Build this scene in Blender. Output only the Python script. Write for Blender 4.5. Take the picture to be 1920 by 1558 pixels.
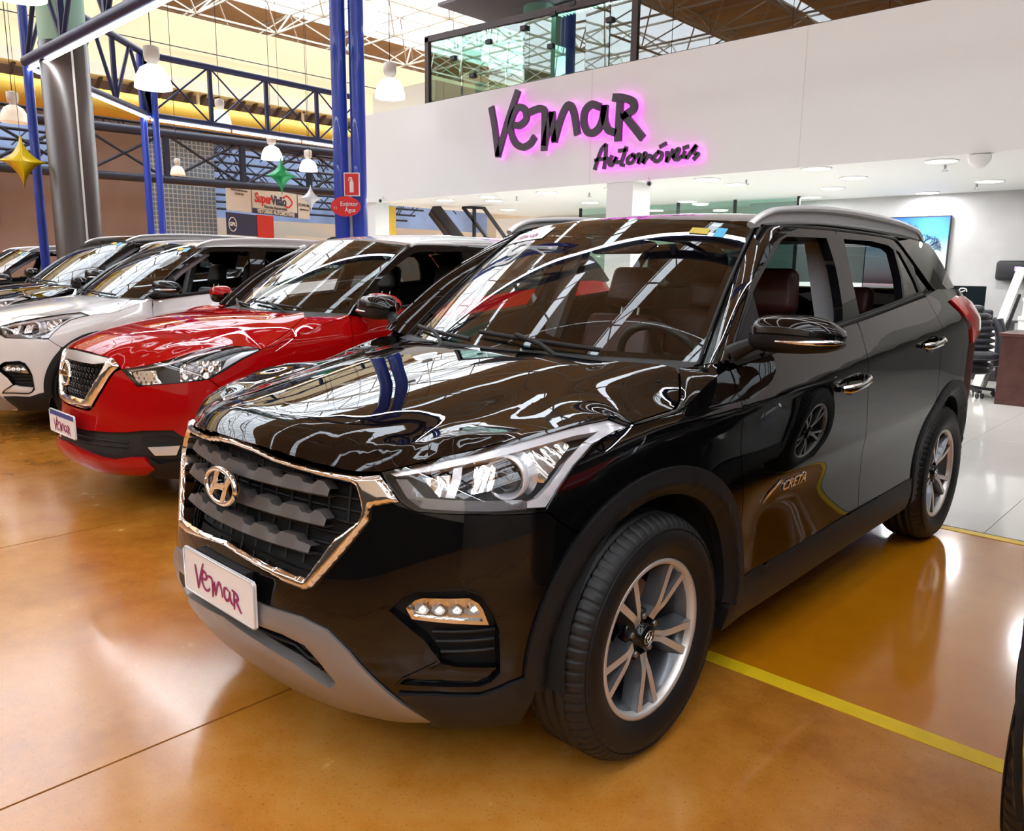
import bpy, bmesh, math, random
import numpy as np
from mathutils import Vector, Matrix
from mathutils.geometry import delaunay_2d_cdt

for o in list(bpy.data.objects): bpy.data.objects.remove(o)
scene = bpy.context.scene
COL = scene.collection
# ---------------------------------------------------------------- camera
_cyaw, _cpit, _crol = 0.756577, 0.181861, 0.011494
_f = np.array([-math.sin(_cyaw) * math.cos(_cpit), math.cos(_cyaw) * math.cos(_cpit), -math.sin(_cpit)])
_r = np.array([math.cos(_cyaw), math.sin(_cyaw), 0.]); _u = np.cross(_r, _f)
_r, _u = math.cos(_crol) * _r + math.sin(_crol) * _u, -math.sin(_crol) * _r + math.cos(_crol) * _u
cam_d = bpy.data.cameras.new('camera'); cam = bpy.data.objects.new('camera', cam_d); COL.objects.link(cam)
cam_d.sensor_fit = 'HORIZONTAL'; cam_d.sensor_width = 36.0; cam_d.lens = 1486.596 / 1920 * 36.0
cam_d.clip_start = .05; cam_d.clip_end = 200
cam.matrix_world = Matrix(((_r[0], _u[0], -_f[0], 1.9680), (_r[1], _u[1], -_f[1], -1.7401), (_r[2], _u[2], -_f[2], 1.3312), (0, 0, 0, 1)))
scene.camera = cam
# ---------------------------------------------------------------- sky, exposure
world = bpy.data.worlds.new('sky'); scene.world = world; world.use_nodes = True
_bg = world.node_tree.nodes['Background']; _bg.inputs[0].default_value = (.90, .95, 1.0, 1); _bg.inputs[1].default_value = 3.6
scene.view_settings.view_transform = 'Standard'; scene.view_settings.look = 'None'
scene.view_settings.gamma = 1.0; scene.view_settings.use_curve_mapping = False
scene.view_settings.exposure = 0.88
scene.cycles.use_denoising = True
scene.cycles.max_bounces = 6; scene.cycles.transparent_max_bounces = 16; scene.cycles.glossy_bounces = 4; scene.cycles.diffuse_bounces = 3; scene.cycles.use_light_tree = False
scene.cycles.use_adaptive_sampling = True; scene.cycles.adaptive_threshold = .02
scene.cycles.transmission_bounces = 6; scene.cycles.caustics_reflective = False; scene.cycles.caustics_refractive = False
scene.cycles.sample_clamp_indirect = 6.0
# ---------------------------------------------------------------- helpers
def tag(o, label=None, cat=None, group=None, kind=None):
    if label: o['label'] = label
    if cat: o['category'] = cat
    if group: o['group'] = group
    if kind: o['kind'] = kind
    return o
def link(o, parent=None):
    COL.objects.link(o)
    if parent is not None: o.parent = parent
    return o
def thing(name, label, cat, loc=(0, 0, 0), rz=0.0, group=None):
    o = bpy.data.objects.new(name, None); link(o); o.empty_display_size = .1
    o.location = loc; o.rotation_euler = (0, 0, rz)
    return tag(o, label, cat, group)
def sub(name, parent, loc=(0, 0, 0)):
    o = bpy.data.objects.new(name, None); link(o, parent); o.location = loc; o.empty_display_size = .05; return o
def obj(name, me, mat, parent=None, loc=None, rot=None):
    if mat is not None:
        for m in (mat if isinstance(mat, (list, tuple)) else [mat]): me.materials.append(m)
    o = bpy.data.objects.new(name, me); link(o, parent)
    if loc is not None: o.location = loc
    if rot is not None: o.rotation_euler = rot
    return o
def copy_tree(o, parent=None, swap=None):
    c = o.copy(); COL.objects.link(c); c.parent = parent
    if swap and c.type == 'MESH':
        for s in c.material_slots:
            if s.material in swap:
                m = swap[s.material]; s.link = 'OBJECT'; s.material = m
    for ch in list(o.children): copy_tree(ch, c, swap)
    return c
class MB:
    """collects vertices and faces, builds ONE mesh"""
    def __init__(s): s.v = []; s.f = []; s.mi = []; s.sm = []
    def add(s, V, F, mi=0, smooth=False):
        b = len(s.v); s.v += [tuple(map(float, q)) for q in V]
        s.f += [tuple(b + i for i in q) for q in F]; s.mi += [mi] * len(F); s.sm += [smooth] * len(F); return s
    def box(s, x0, x1, y0, y1, z0, z1, mi=0):
        V = [(x, y, z) for z in (z0, z1) for y in (y0, y1) for x in (x0, x1)]
        return s.add(V, [(0, 2, 3, 1), (4, 5, 7, 6), (0, 1, 5, 4), (2, 6, 7, 3), (0, 4, 6, 2), (1, 3, 7, 5)], mi)
    def bar(s, a, b, r, n=6, mi=0, smooth=True, r2=None, cap=True):
        a = np.array(a, float); b = np.array(b, float); d = b - a; l = np.linalg.norm(d)
        if l < 1e-9: return s
        d /= l; h = np.array([0, 0, 1.]) if abs(d[2]) < .9 else np.array([1., 0, 0])
        u = np.cross(d, h); u /= np.linalg.norm(u); w = np.cross(d, u); r2 = r if r2 is None else r2
        V = []
        for c, rr in ((a, r), (b, r2)):
            for k in range(n):
                t = 2 * math.pi * (k + .5) / n; V.append(c + rr * (math.cos(t) * u + math.sin(t) * w))
        F = [(k, (k + 1) % n, n + (k + 1) % n, n + k) for k in range(n)]
        s.add(V, F, mi, smooth)
        if cap: s.add(V, [tuple(range(n - 1, -1, -1)), tuple(range(n, 2 * n))], mi)
        return s
    def beam(s, a, b, w, h, mi=0, up=(0, 0, 1)):
        a = np.array(a, float); b = np.array(b, float); d = b - a; d /= np.linalg.norm(d)
        up = np.array(up, float)
        if abs(d @ up) > .95: up = np.array([1., 0, 0])
        u = np.cross(d, up); u /= np.linalg.norm(u); q = np.cross(u, d)
        V = [c + sx * u * w / 2 + sz * q * h / 2 for c in (a, b) for sz in (-1, 1) for sx in (-1, 1)]
        return s.add(V, [(0, 1, 3, 2), (4, 6, 7, 5), (0, 4, 5, 1), (2, 3, 7, 6), (0, 2, 6, 4), (1, 5, 7, 3)], mi)
    def tube(s, path, r, n=8, mi=0, closed=False, flat=None, cap=True):
        P = np.asarray(path, float); m = len(P); V = []
        R = np.broadcast_to(np.asarray(r, float), (m,))
        for i in range(m):
            if closed: d = P[(i + 1) % m] - P[i - 1]
            else: d = P[min(i + 1, m - 1)] - P[max(i - 1, 0)]
            d = d / np.linalg.norm(d); h = np.array([0, 0, 1.]) if abs(d[2]) < .95 else np.array([1., 0, 0])
            u = np.cross(d, h); u /= np.linalg.norm(u); w = np.cross(u, d)
            fu, fw = flat if flat else (1, 1)
            for k in range(n):
                t = 2 * math.pi * k / n; V.append(P[i] + R[i] * (fu * math.cos(t) * u + fw * math.sin(t) * w))
        F = []
        for i in range(m if closed else m - 1):
            j = (i + 1) % m
            for k in range(n): F.append((i * n + k, i * n + (k + 1) % n, j * n + (k + 1) % n, j * n + k))
        s.add(V, F, mi, True)
        if cap and not closed:
            s.add(V[:n], [tuple(range(n - 1, -1, -1))], mi); s.add(V[-n:], [tuple(range(n))], mi)
        return s
    def lathe(s, prof, n=32, axis='z', c=(0, 0, 0), mi=0, smooth=True, cap=False):
        V = []; F = []; m = len(prof)
        for k in range(n):
            t = 2 * math.pi * k / n; ct, st = math.cos(t), math.sin(t)
            for r, h in prof:
                if axis == 'z': q = (c[0] + r * ct, c[1] + r * st, c[2] + h)
                elif axis == 'x': q = (c[0] + h, c[1] + r * ct, c[2] + r * st)
                else: q = (c[0] + r * st, c[1] + h, c[2] + r * ct)
                V.append(q)
        for k in range(n):
            for i in range(m - 1):
                F.append((k * m + i, ((k + 1) % n) * m + i, ((k + 1) % n) * m + i + 1, k * m + i + 1))
        return s.add(V, F, mi, smooth)
    def prism(s, poly, h0, h1, plane='xy', c=(0, 0, 0), mi=0):
        """extrude a 2D polygon; plane names the polygon's axes"""
        n = len(poly); V = []
        for h in (h0, h1):
            for a, b in poly:
                V.append({'xy': (a, b, h), 'xz': (a, h, b), 'yz': (h, a, b)}[plane])
        V = [(q[0] + c[0], q[1] + c[1], q[2] + c[2]) for q in V]
        return s.add(V, [tuple(range(n - 1, -1, -1)), tuple(range(n, 2 * n))] + [(k, (k + 1) % n, n + (k + 1) % n, n + k) for k in range(n)], mi)
    def grid(s, P, mi=0, smooth=True, close_u=False):
        P = np.asarray(P); a, b = P.shape[:2]; V = P.reshape(-1, 3)
        F = [(i * b + j, ((i + 1) % a) * b + j, ((i + 1) % a) * b + j + 1, i * b + j + 1) for i in range(a if close_u else a - 1) for j in range(b - 1)]
        return s.add(V, F, mi, smooth)
    def mesh(s, name):
        me = bpy.data.meshes.new(name); me.from_pydata(s.v, [], s.f)
        me.polygons.foreach_set('material_index', s.mi); me.polygons.foreach_set('use_smooth', s.sm); me.update(); return me
    def fix(s, name):
        me = s.mesh(name); bm = bmesh.new(); bm.from_mesh(me); bmesh.ops.recalc_face_normals(bm, faces=bm.faces); bm.to_mesh(me); bm.free(); return me
    def build(s, name, mat, parent=None, loc=None, rot=None, bevel=0, fix=True, seg=2):
        o = obj(name, s.fix(name) if fix else s.mesh(name), mat, parent, loc, rot)
        if bevel:
            m = o.modifiers.new('bevel', 'BEVEL'); m.width = bevel; m.segments = seg; m.limit_method = 'ANGLE'; m.angle_limit = math.radians(40)
            m.harden_normals = False
        return o
def text_mesh(name, body, size, depth, mat, parent=None, loc=(0, 0, 0), rot=(0, 0, 0), shear=0.0, bold=0.0, align='CENTER', sx=1.0):
    c = bpy.data.curves.new(name, 'FONT'); c.body = body; c.size = size; c.extrude = depth; c.shear = shear; c.offset = bold
    c.align_x = align; c.align_y = 'CENTER'; c.resolution_u = 3
    t = bpy.data.objects.new(name, c); COL.objects.link(t)
    dg = bpy.context.evaluated_depsgraph_get(); dg.update()
    me = bpy.data.meshes.new_from_object(t.evaluated_get(dg)); bpy.data.objects.remove(t); bpy.data.curves.remove(c)
    me.name = name; me.materials.clear()
    if sx != 1.0:
        for v in me.vertices: v.co.x *= sx
    return obj(name, me, mat, parent, loc, rot)

# ---------------------------------------------------------------- materials
def _nt(name):
    m = bpy.data.materials.new(name); m.use_nodes = True; return m, m.node_tree.nodes, m.node_tree.links
def pmat(name, col, rough=.5, metal=0.0, coat=0.0, coat_r=.02, ior=1.5, spec=.5, emit=None, es=0.0, noise=None, bump=None, flake=0.0, sheen=0.0):
    """principled; noise=(scale, amount) colour wear, bump=(scale, strength)"""
    m, N, L = _nt(name); b = N['Principled BSDF']
    b.inputs['Base Color'].default_value = (*col, 1); b.inputs['Roughness'].default_value = rough; b.inputs['Metallic'].default_value = metal
    b.inputs['Coat Weight'].default_value = coat; b.inputs['Coat Roughness'].default_value = coat_r; b.inputs['IOR'].default_value = ior
    b.inputs['Specular IOR Level'].default_value = spec
    if sheen: b.inputs['Sheen Weight'].default_value = sheen
    if emit: b.inputs['Emission Color'].default_value = (*emit, 1); b.inputs['Emission Strength'].default_value = es
    if noise or bump:
        tc = N.new('ShaderNodeTexCoord')
    if noise:
        t = N.new('ShaderNodeTexNoise'); t.inputs['Scale'].default_value = noise[0]; t.inputs['Detail'].default_value = 5
        L.new(tc.outputs['Object'], t.inputs['Vector'])
        r = N.new('ShaderNodeMapRange'); r.inputs[1].default_value = .3; r.inputs[2].default_value = .7; r.inputs[3].default_value = 1 - noise[1]; r.inputs[4].default_value = 1 + noise[1]
        L.new(t.outputs['Fac'], r.inputs[0])
        mx = N.new('ShaderNodeVectorMath'); mx.operation = 'SCALE'; mx.inputs[0].default_value = col; L.new(r.outputs[0], mx.inputs['Scale'])
        L.new(mx.outputs[0], b.inputs['Base Color'])
    if bump:
        t = N.new('ShaderNodeTexNoise'); t.inputs['Scale'].default_value = bump[0]; t.inputs['Detail'].default_value = 3
        L.new(tc.outputs['Object'], t.inputs['Vector'])
        bp = N.new('ShaderNodeBump'); bp.inputs['Strength'].default_value = bump[1]; bp.inputs['Distance'].default_value = .01
        L.new(t.outputs['Fac'], bp.inputs['Height']); L.new(bp.outputs[0], b.inputs['Normal'])
    return m
def glass_mat(name, tint=(.9, .95, .93), base=.05, rough=0.0, haze=0.0, hazecol=(.8, .8, .8)):
    """thin pane: tinted see-through plus Schlick reflection"""
    m, N, L = _nt(name); N.remove(N['Principled BSDF']); out = N['Material Output']
    tr = N.new('ShaderNodeBsdfTransparent'); tr.inputs[0].default_value = (*tint, 1)
    gl = N.new('ShaderNodeBsdfGlossy'); gl.inputs['Roughness'].default_value = rough; gl.inputs[0].default_value = (1, 1, 1, 1)
    lw = N.new('ShaderNodeLayerWeight'); lw.inputs[0].default_value = .5
    pw = N.new('ShaderNodeMath'); pw.operation = 'POWER'; pw.inputs[1].default_value = 4.0; L.new(lw.outputs['Facing'], pw.inputs[0])
    ma = N.new('ShaderNodeMath'); ma.operation = 'MULTIPLY_ADD'; ma.inputs[1].default_value = .95 - base; ma.inputs[2].default_value = base; L.new(pw.outputs[0], ma.inputs[0])
    mx = N.new('ShaderNodeMixShader'); L.new(ma.outputs[0], mx.inputs[0]); L.new(gl.outputs[0], mx.inputs[2])
    if haze:
        df = N.new('ShaderNodeBsdfDiffuse'); df.inputs[0].default_value = (*hazecol, 1)
        m2 = N.new('ShaderNodeMixShader'); m2.inputs[0].default_value = haze; L.new(tr.outputs[0], m2.inputs[1]); L.new(df.outputs[0], m2.inputs[2]); L.new(m2.outputs[0], mx.inputs[1])
    else: L.new(tr.outputs[0], mx.inputs[1])
    L.new(mx.outputs[0], out.inputs['Surface']); return m
def emit_mat(name, col, s):
    m, N, L = _nt(name); N.remove(N['Principled BSDF']); e = N.new('ShaderNodeEmission'); e.inputs[0].default_value = (*col, 1); e.inputs[1].default_value = s
    L.new(e.outputs[0], N['Material Output'].inputs['Surface']); return m

M = {}
M['black_paint'] = pmat('black_paint', (.0022, .0022, .0026), .3, 0, 1.0, .006, spec=.0)
M['red_paint'] = pmat('red_paint', (.40, .0022, .003), .35, .0, .8, .01, spec=.0)
M['white_paint'] = pmat('white_paint', (.80, .80, .80), .25, 0, 1.0, .01)
M['pearl_roof'] = pmat('pearl_roof', (.78, .78, .80), .25, 0, 1.0, .01)
M['gloss_black'] = pmat('gloss_black', (.005, .005, .006), .3, 0, .8, .02, spec=.0)
M['plastic'] = pmat('plastic', (.010, .010, .011), .5, spec=.35)
M['plastic_dark'] = pmat('plastic_dark', (.007, .007, .008), .6)
M['grille_grey'] = pmat('grille_grey', (.085, .076, .074), .40)
M['chrome'] = pmat('chrome', (.86, .85, .83), .045, 1.0)
M['satin_silver'] = pmat('satin_silver', (.74, .74, .75), .30, .55)
M['skid_silver'] = pmat('skid_silver', (.30, .285, .275), .38, .55)
M['alloy'] = pmat('alloy', (.74, .70, .67), .32, .55)
M['alloy_dark'] = pmat('alloy_dark', (.10, .105, .115), .28, .55, .5)
M['rubber'] = pmat('rubber', (.008, .008, .0085), .5, spec=.4, bump=(60, .05))
M['steel'] = pmat('steel', (.42, .42, .43), .32, .95)
M['void'] = pmat('void', (.003, .003, .003), .9)
M['leather'] = pmat('leather', (.075, .018, .018), .42, bump=(120, .15))
M['leather_black'] = pmat('leather_black', (.013, .013, .014), .45, bump=(120, .15))
M['dash'] = pmat('dash', (.016, .017, .018), .62, bump=(300, .1))
M['liner_grey'] = pmat('liner_grey', (.30, .30, .32), .9)
M['glass'] = glass_mat('glass', (.80, .90, .87), .06)
M['glass_dark'] = glass_mat('glass_dark', (.10, .12, .12), .06)
M['lamp_glass'] = glass_mat('lamp_glass', (.95, .95, .96), .05)
M['lamp_white'] = pmat('lamp_white', (.80, .82, .86), .18, .25, .6)
M['lamp_clear'] = glass_mat('lamp_clear', (.62, .62, .64), .12, .12, .18, (.7, .7, .75))
M['lens_blue'] = pmat('lens_blue', (.01, .012, .02), .03, 0, 1.0, .0)
M['tail_red'] = pmat('tail_red', (.62, .008, .010), .12, 0, 1.0, .01, emit=None)
M['plate_white'] = pmat('plate_white', (.86, .86, .87), .35)
M['ink_magenta'] = pmat('ink_magenta', (.30, .008, .12), .5)
M['ink_dark'] = pmat('ink_dark', (.02, .02, .025), .5)
M['tag_blue'] = pmat('tag_blue', (.02, .38, .62), .4)
M['tag_yellow'] = pmat('tag_yellow', (.55, .42, .03), .5)
M['orange_lens'] = pmat('orange_lens', (.7, .25, .05), .2, 0, .6)
# strokes of the fascia lettering: (x, z) on the fascia plane, metres
SIGN_NAME = {
    'V': [[(-6.673, 3.645), (-6.604, 3.375), (-6.53, 2.982)], [(-6.53, 2.982), (-6.354, 3.398), (-6.153, 3.803)]],
    'e': [[(-6.217, 3.365), (-6.1, 3.348), (-5.978, 3.425), (-6.016, 3.552), (-6.14, 3.592), (-6.246, 3.487), (-6.28, 3.315), (-6.195, 3.13), (-6.042, 3.047), (-5.901, 3.077), (-5.825, 3.15)]],
    'm': [[(-5.919, 3.504), (-5.748, 3.528), (-5.651, 3.496), (-5.631, 3.379), (-5.638, 2.985)], [(-5.626, 3.051), (-5.565, 3.263), (-5.503, 3.434)], [(-5.503, 3.434), (-5.478, 3.254), (-5.447, 3.083)], [(-5.447, 3.083), (-5.345, 3.347), (-5.253, 3.489), (-5.173, 3.493), (-5.106, 3.366), (-5.051, 3.136)]],
    'a': [[(-4.703, 3.43), (-4.817, 3.467), (-4.921, 3.408), (-4.947, 3.278), (-4.892, 3.151), (-4.796, 3.109), (-4.692, 3.158), (-4.634, 3.266), (-4.605, 3.409)], [(-4.605, 3.409), (-4.604, 3.262), (-4.543, 3.131), (-4.424, 3.076)]],
    'R': [[(-4.364, 3.424), (-4.372, 3.214), (-4.379, 2.99)], [(-4.454, 3.506), (-4.313, 3.483), (-4.173, 3.422), (-4.149, 3.337), (-4.22, 3.296), (-4.31, 3.262)], [(-4.289, 3.271), (-4.156, 3.134), (-4.013, 2.982)]],
}
SIGN_TRADE = {
    'A': [[(-4.735, 2.65), (-4.687, 2.776), (-4.629, 2.892), (-4.569, 2.938)], [(-4.564, 2.938), (-4.567, 2.774), (-4.583, 2.647)], [(-4.729, 2.759), (-4.635, 2.765), (-4.536, 2.768)]],
    'u': [[(-4.465, 2.79), (-4.506, 2.713), (-4.471, 2.675), (-4.422, 2.723), (-4.393, 2.764)], [(-4.393, 2.764), (-4.406, 2.709), (-4.345, 2.708)]],
    't': [[(-4.243, 2.88), (-4.278, 2.774), (-4.314, 2.682), (-4.273, 2.662)], [(-4.351, 2.845), (-4.232, 2.847)]],
    'o': [[(-4.136, 2.781), (-4.212, 2.737), (-4.203, 2.681), (-4.136, 2.69), (-4.105, 2.748), (-4.136, 2.781)]],
    'm': [[(-4.104, 2.744), (-4.033, 2.776), (-4.046, 2.675)], [(-4.046, 2.675), (-3.993, 2.742), (-3.943, 2.782), (-3.969, 2.669)], [(-3.969, 2.669), (-3.935, 2.714), (-3.884, 2.748), (-3.839, 2.705)]],
    'o2': [[(-3.75, 2.781), (-3.812, 2.727), (-3.791, 2.67), (-3.727, 2.688), (-3.702, 2.752), (-3.75, 2.781)], [(-3.73, 2.839), (-3.654, 2.868)]],
    'v': [[(-3.63, 2.768), (-3.628, 2.659)], [(-3.628, 2.659), (-3.582, 2.723), (-3.545, 2.783)]],
    'e2': [[(-3.54, 2.7), (-3.475, 2.742), (-3.464, 2.79), (-3.516, 2.758), (-3.528, 2.692), (-3.484, 2.666), (-3.424, 2.698)]],
    'i': [[(-3.382, 2.75), (-3.401, 2.696), (-3.347, 2.679)], [(-3.398, 2.792), (-3.342, 2.804)]],
    's': [[(-3.347, 2.679), (-3.29, 2.742), (-3.229, 2.802)], [(-3.229, 2.802), (-3.263, 2.731), (-3.197, 2.708), (-3.25, 2.656)]],
}
# ---------------------------------------------------------------- materials of the hall
def floor_mat(name, c1, c2, c3, scale, rough, coat, speck=.0):
    m, N, L = _nt(name); b = N['Principled BSDF']; tc = N.new('ShaderNodeTexCoord')
    def noise(sc, det, r=.6):
        t = N.new('ShaderNodeTexNoise'); t.inputs['Scale'].default_value = sc; t.inputs['Detail'].default_value = det; t.inputs['Roughness'].default_value = r; L.new(tc.outputs['Object'], t.inputs['Vector']); return t
    n1 = noise(scale, 6); n2 = noise(scale * 5, 8, .7); n3 = noise(scale * 150, 2)
    cr = N.new('ShaderNodeValToRGB'); e = cr.color_ramp.elements; e[0].position = .34; e[0].color = (*c1, 1); e[1].position = .68; e[1].color = (*c3, 1); k = e.new(.5); k.color = (*c2, 1)
    mix = N.new('ShaderNodeMath'); mix.operation = 'MULTIPLY_ADD'; mix.inputs[1].default_value = .45; L.new(n2.outputs['Fac'], mix.inputs[0])
    sc = N.new('ShaderNodeMath'); sc.operation = 'MULTIPLY'; sc.inputs[1].default_value = .55; L.new(n1.outputs['Fac'], sc.inputs[0]); L.new(sc.outputs[0], mix.inputs[2]); L.new(mix.outputs[0], cr.inputs[0])
    col = cr.outputs[0]
    if speck:
        r = N.new('ShaderNodeMapRange'); r.inputs[1].default_value = .60; r.inputs[2].default_value = .70; r.inputs[3].default_value = 0; r.inputs[4].default_value = speck; L.new(n3.outputs['Fac'], r.inputs[0])
        mx = N.new('ShaderNodeMix'); mx.data_type = 'RGBA'; mx.inputs[7].default_value = (.10, .045, .015, 1); L.new(r.outputs[0], mx.inputs[0]); L.new(col, mx.inputs[6]); col = mx.outputs[2]
    L.new(col, b.inputs['Base Color'])
    rr = N.new('ShaderNodeMapRange'); rr.inputs[1].default_value = .3; rr.inputs[2].default_value = .7; rr.inputs[3].default_value = rough * .8; rr.inputs[4].default_value = rough * 1.3; L.new(n2.outputs['Fac'], rr.inputs[0]); L.new(rr.outputs[0], b.inputs['Roughness'])
    b.inputs['Coat Weight'].default_value = coat; b.inputs['Coat Roughness'].default_value = rough * .55
    bp = N.new('ShaderNodeBump'); bp.inputs['Strength'].default_value = .05; bp.inputs['Distance'].default_value = .004; L.new(n2.outputs['Fac'], bp.inputs['Height']); L.new(bp.outputs[0], b.inputs['Normal']); L.new(bp.outputs[0], b.inputs['Coat Normal'])
    return m
def grid_mat(name, tile, grout, sx, sy, rough=.3, mortar=.06):
    m, N, L = _nt(name); b = N['Principled BSDF']; tc = N.new('ShaderNodeTexCoord'); br = N.new('ShaderNodeTexBrick'); br.offset = 0
    L.new(tc.outputs['UV' if False else 'Object'], br.inputs['Vector']); mp = N.new('ShaderNodeMapping'); mp.inputs['Rotation'].default_value = (math.pi / 2, 0, math.pi / 2)
    L.new(tc.outputs['Object'], mp.inputs['Vector']); L.new(mp.outputs[0], br.inputs['Vector'])
    sp = N.new('ShaderNodeSeparateXYZ'); cb = N.new('ShaderNodeCombineXYZ'); L.new(tc.outputs['Object'], sp.inputs[0]); L.new(sp.outputs['Y'], cb.inputs['X']); L.new(sp.outputs['Z'], cb.inputs['Y']); L.new(cb.outputs[0], br.inputs['Vector'])
    br.inputs['Color1'].default_value = (*tile, 1); br.inputs['Color2'].default_value = (*[c * .85 for c in tile], 1); br.inputs['Mortar'].default_value = (*grout, 1)
    br.inputs['Scale'].default_value = 1; br.inputs['Brick Width'].default_value = sx; br.inputs['Row Height'].default_value = sy; br.inputs['Mortar Size'].default_value = sx * mortar
    L.new(br.outputs['Color'], b.inputs['Base Color']); b.inputs['Roughness'].default_value = rough; return m
M['floor_aisle'] = floor_mat('floor_aisle', (.36, .115, .010), (.56, .215, .026), (.68, .33, .075), .8, .22, .5, .45)
M['floor_stall'] = floor_mat('floor_stall', (.56, .18, .003), (.66, .23, .004), (.70, .28, .010), .6, .13, .85, .05)
M['joint'] = pmat('joint', (.03, .02, .012), .8)
M['yellow_line'] = pmat('yellow_line', (.95, .62, .004), .5, noise=(9, .08))
M['tile_white'] = pmat('tile_white', (.78, .77, .73), .10, 0, .3, noise=(2, .03))
M['white_wall'] = pmat('white_wall', (.84, .84, .82), .55, bump=(3, .02))
M['grey_wall'] = pmat('grey_wall', (.56, .56, .57), .7, noise=(1.6, .10))
M['beige_wall'] = pmat('beige_wall', (.70, .64, .56), .7, noise=(1.0, .06))
M['back_wall'] = pmat('back_wall', (.045, .04, .036), .7, noise=(.8, .2))
M['brown_wall'] = pmat('brown_wall', (.30, .215, .185), .8, noise=(1.2, .12))
M['grey_dark_wall'] = pmat('grey_dark_wall', (.24, .24, .23), .8, noise=(1, .1))
M['cream'] = pmat('cream', (.80, .62, .38), .7, noise=(.7, .06))
M['cream_light'] = pmat('cream_light', (.82, .76, .62), .7)
M['duct_yellow'] = pmat('duct_yellow', (.80, .50, .06), .5, noise=(3, .05))
M['slat_brown'] = pmat('slat_brown', (.09, .06, .055), .7)
def sheet_mat(name, col, tr):
    """fibre roof sheet that lets some daylight through"""
    m, N, L = _nt(name); N.remove(N['Principled BSDF']); d = N.new('ShaderNodeBsdfDiffuse'); t = N.new('ShaderNodeBsdfTranslucent'); mx = N.new('ShaderNodeMixShader'); tc = N.new('ShaderNodeTexCoord'); n = N.new('ShaderNodeTexNoise'); n.inputs['Scale'].default_value = .6; L.new(tc.outputs['Object'], n.inputs['Vector'])
    r = N.new('ShaderNodeMapRange'); r.inputs[3].default_value = .75; r.inputs[4].default_value = 1.2; L.new(n.outputs['Fac'], r.inputs[0]); v = N.new('ShaderNodeVectorMath'); v.operation = 'SCALE'; v.inputs[0].default_value = col; L.new(r.outputs[0], v.inputs['Scale'])
    L.new(v.outputs[0], d.inputs[0]); L.new(v.outputs[0], t.inputs[0]); mx.inputs[0].default_value = tr; L.new(d.outputs[0], mx.inputs[1]); L.new(t.outputs[0], mx.inputs[2]); L.new(mx.outputs[0], N['Material Output'].inputs['Surface']); return m
M['roof_beige'] = sheet_mat('roof_beige', (.62, .44, .27), .22)
M['frame_white'] = pmat('frame_white', (.62, .56, .46), .6)
M['blue_steel'] = pmat('blue_steel', (.012, .045, .42), .32, 0, .4)
M['navy_steel'] = pmat('navy_steel', (.010, .018, .085), .42)
M['dark_truss'] = pmat('dark_truss', (.010, .012, .030), .5)
M['pillar_green'] = pmat('pillar_green', (.36, .62, .50), .55)
M['pillar_film'] = pmat('pillar_film', (.050, .032, .026), .38, 0, .15, .3)
M['mosaic'] = grid_mat('mosaic', (.20, .30, .42), (.62, .68, .72), .11, .11, .3, .10)
M['pane_roof'] = glass_mat('pane_roof', (.97, .98, 1.0), .02, .3)
M['office_glass'] = glass_mat('office_glass', (.42, .62, .55), .16)
M['office_glass_dark'] = glass_mat('office_glass_dark', (.16, .24, .22), .18)
M['partition_glass'] = glass_mat('partition_glass', (.72, .86, .82), .06)
M['brown_frame'] = pmat('brown_frame', (.045, .022, .022), .4)
M['teal_column'] = pmat('teal_column', (.30, .58, .48), .6)
M['led'] = emit_mat('led', (.93, .97, 1.0), 9.0)
M['led_warm'] = emit_mat('led_warm', (1.0, .98, .95), 7.0)
M['office_light'] = emit_mat('office_light', (1, 1, 1), 6.0)
M['bay_dome'] = pmat('bay_dome', (.85, .88, .90), .35, emit=(.92, .97, 1.0), es=1.1)
M['bay_dome_off_glow'] = pmat('bay_dome_off_glow', (.78, .66, .52), .4, emit=(1, .85, .65), es=.15)  # faint warm glow put into the domes of switched-off lamps
M['lamp_case'] = pmat('lamp_case', (.62, .55, .48), .5)
M['purple_letter'] = pmat('purple_letter', (.060, .040, .062), .5)
M['halo'] = emit_mat('halo', (1.0, .06, .95), 3.0)
M['sign_red'] = pmat('sign_red', (.68, .008, .012), .4)
M['sign_white'] = pmat('sign_white', (.80, .80, .78), .5)
M['sign_cream'] = pmat('sign_cream', (.74, .73, .68), .5)
M['sign_navy'] = pmat('sign_navy', (.012, .02, .085), .5)
M['sign_black'] = pmat('sign_black', (.018, .016, .017), .5)
M['sign_orange'] = pmat('sign_orange', (.80, .10, .02), .5)
M['foil_yellow'] = pmat('foil_yellow', (.85, .60, .0), .25, .1, .4)
M['foil_green'] = pmat('foil_green', (.01, .42, .12), .25, .3, .4)
M['foil_white'] = pmat('foil_white', (.82, .80, .82), .25, .1, .4)
M['wood_dark'] = pmat('wood_dark', (.075, .026, .020), .35, noise=(8, .25))
M['wood_black'] = pmat('wood_black', (.028, .024, .024), .4)
M['jacket'] = pmat('jacket', (.010, .013, .022), .5, sheen=.3, bump=(60, .2))
M['screen_off'] = pmat('screen_off', (.008, .014, .018), .12)
M['screen_purple'] = emit_mat('screen_purple', (.35, .25, .9), 1.5)
M['graphite_paint'] = pmat('graphite_paint', (.02, .021, .023), .2, .5, 1.0, .01)
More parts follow.
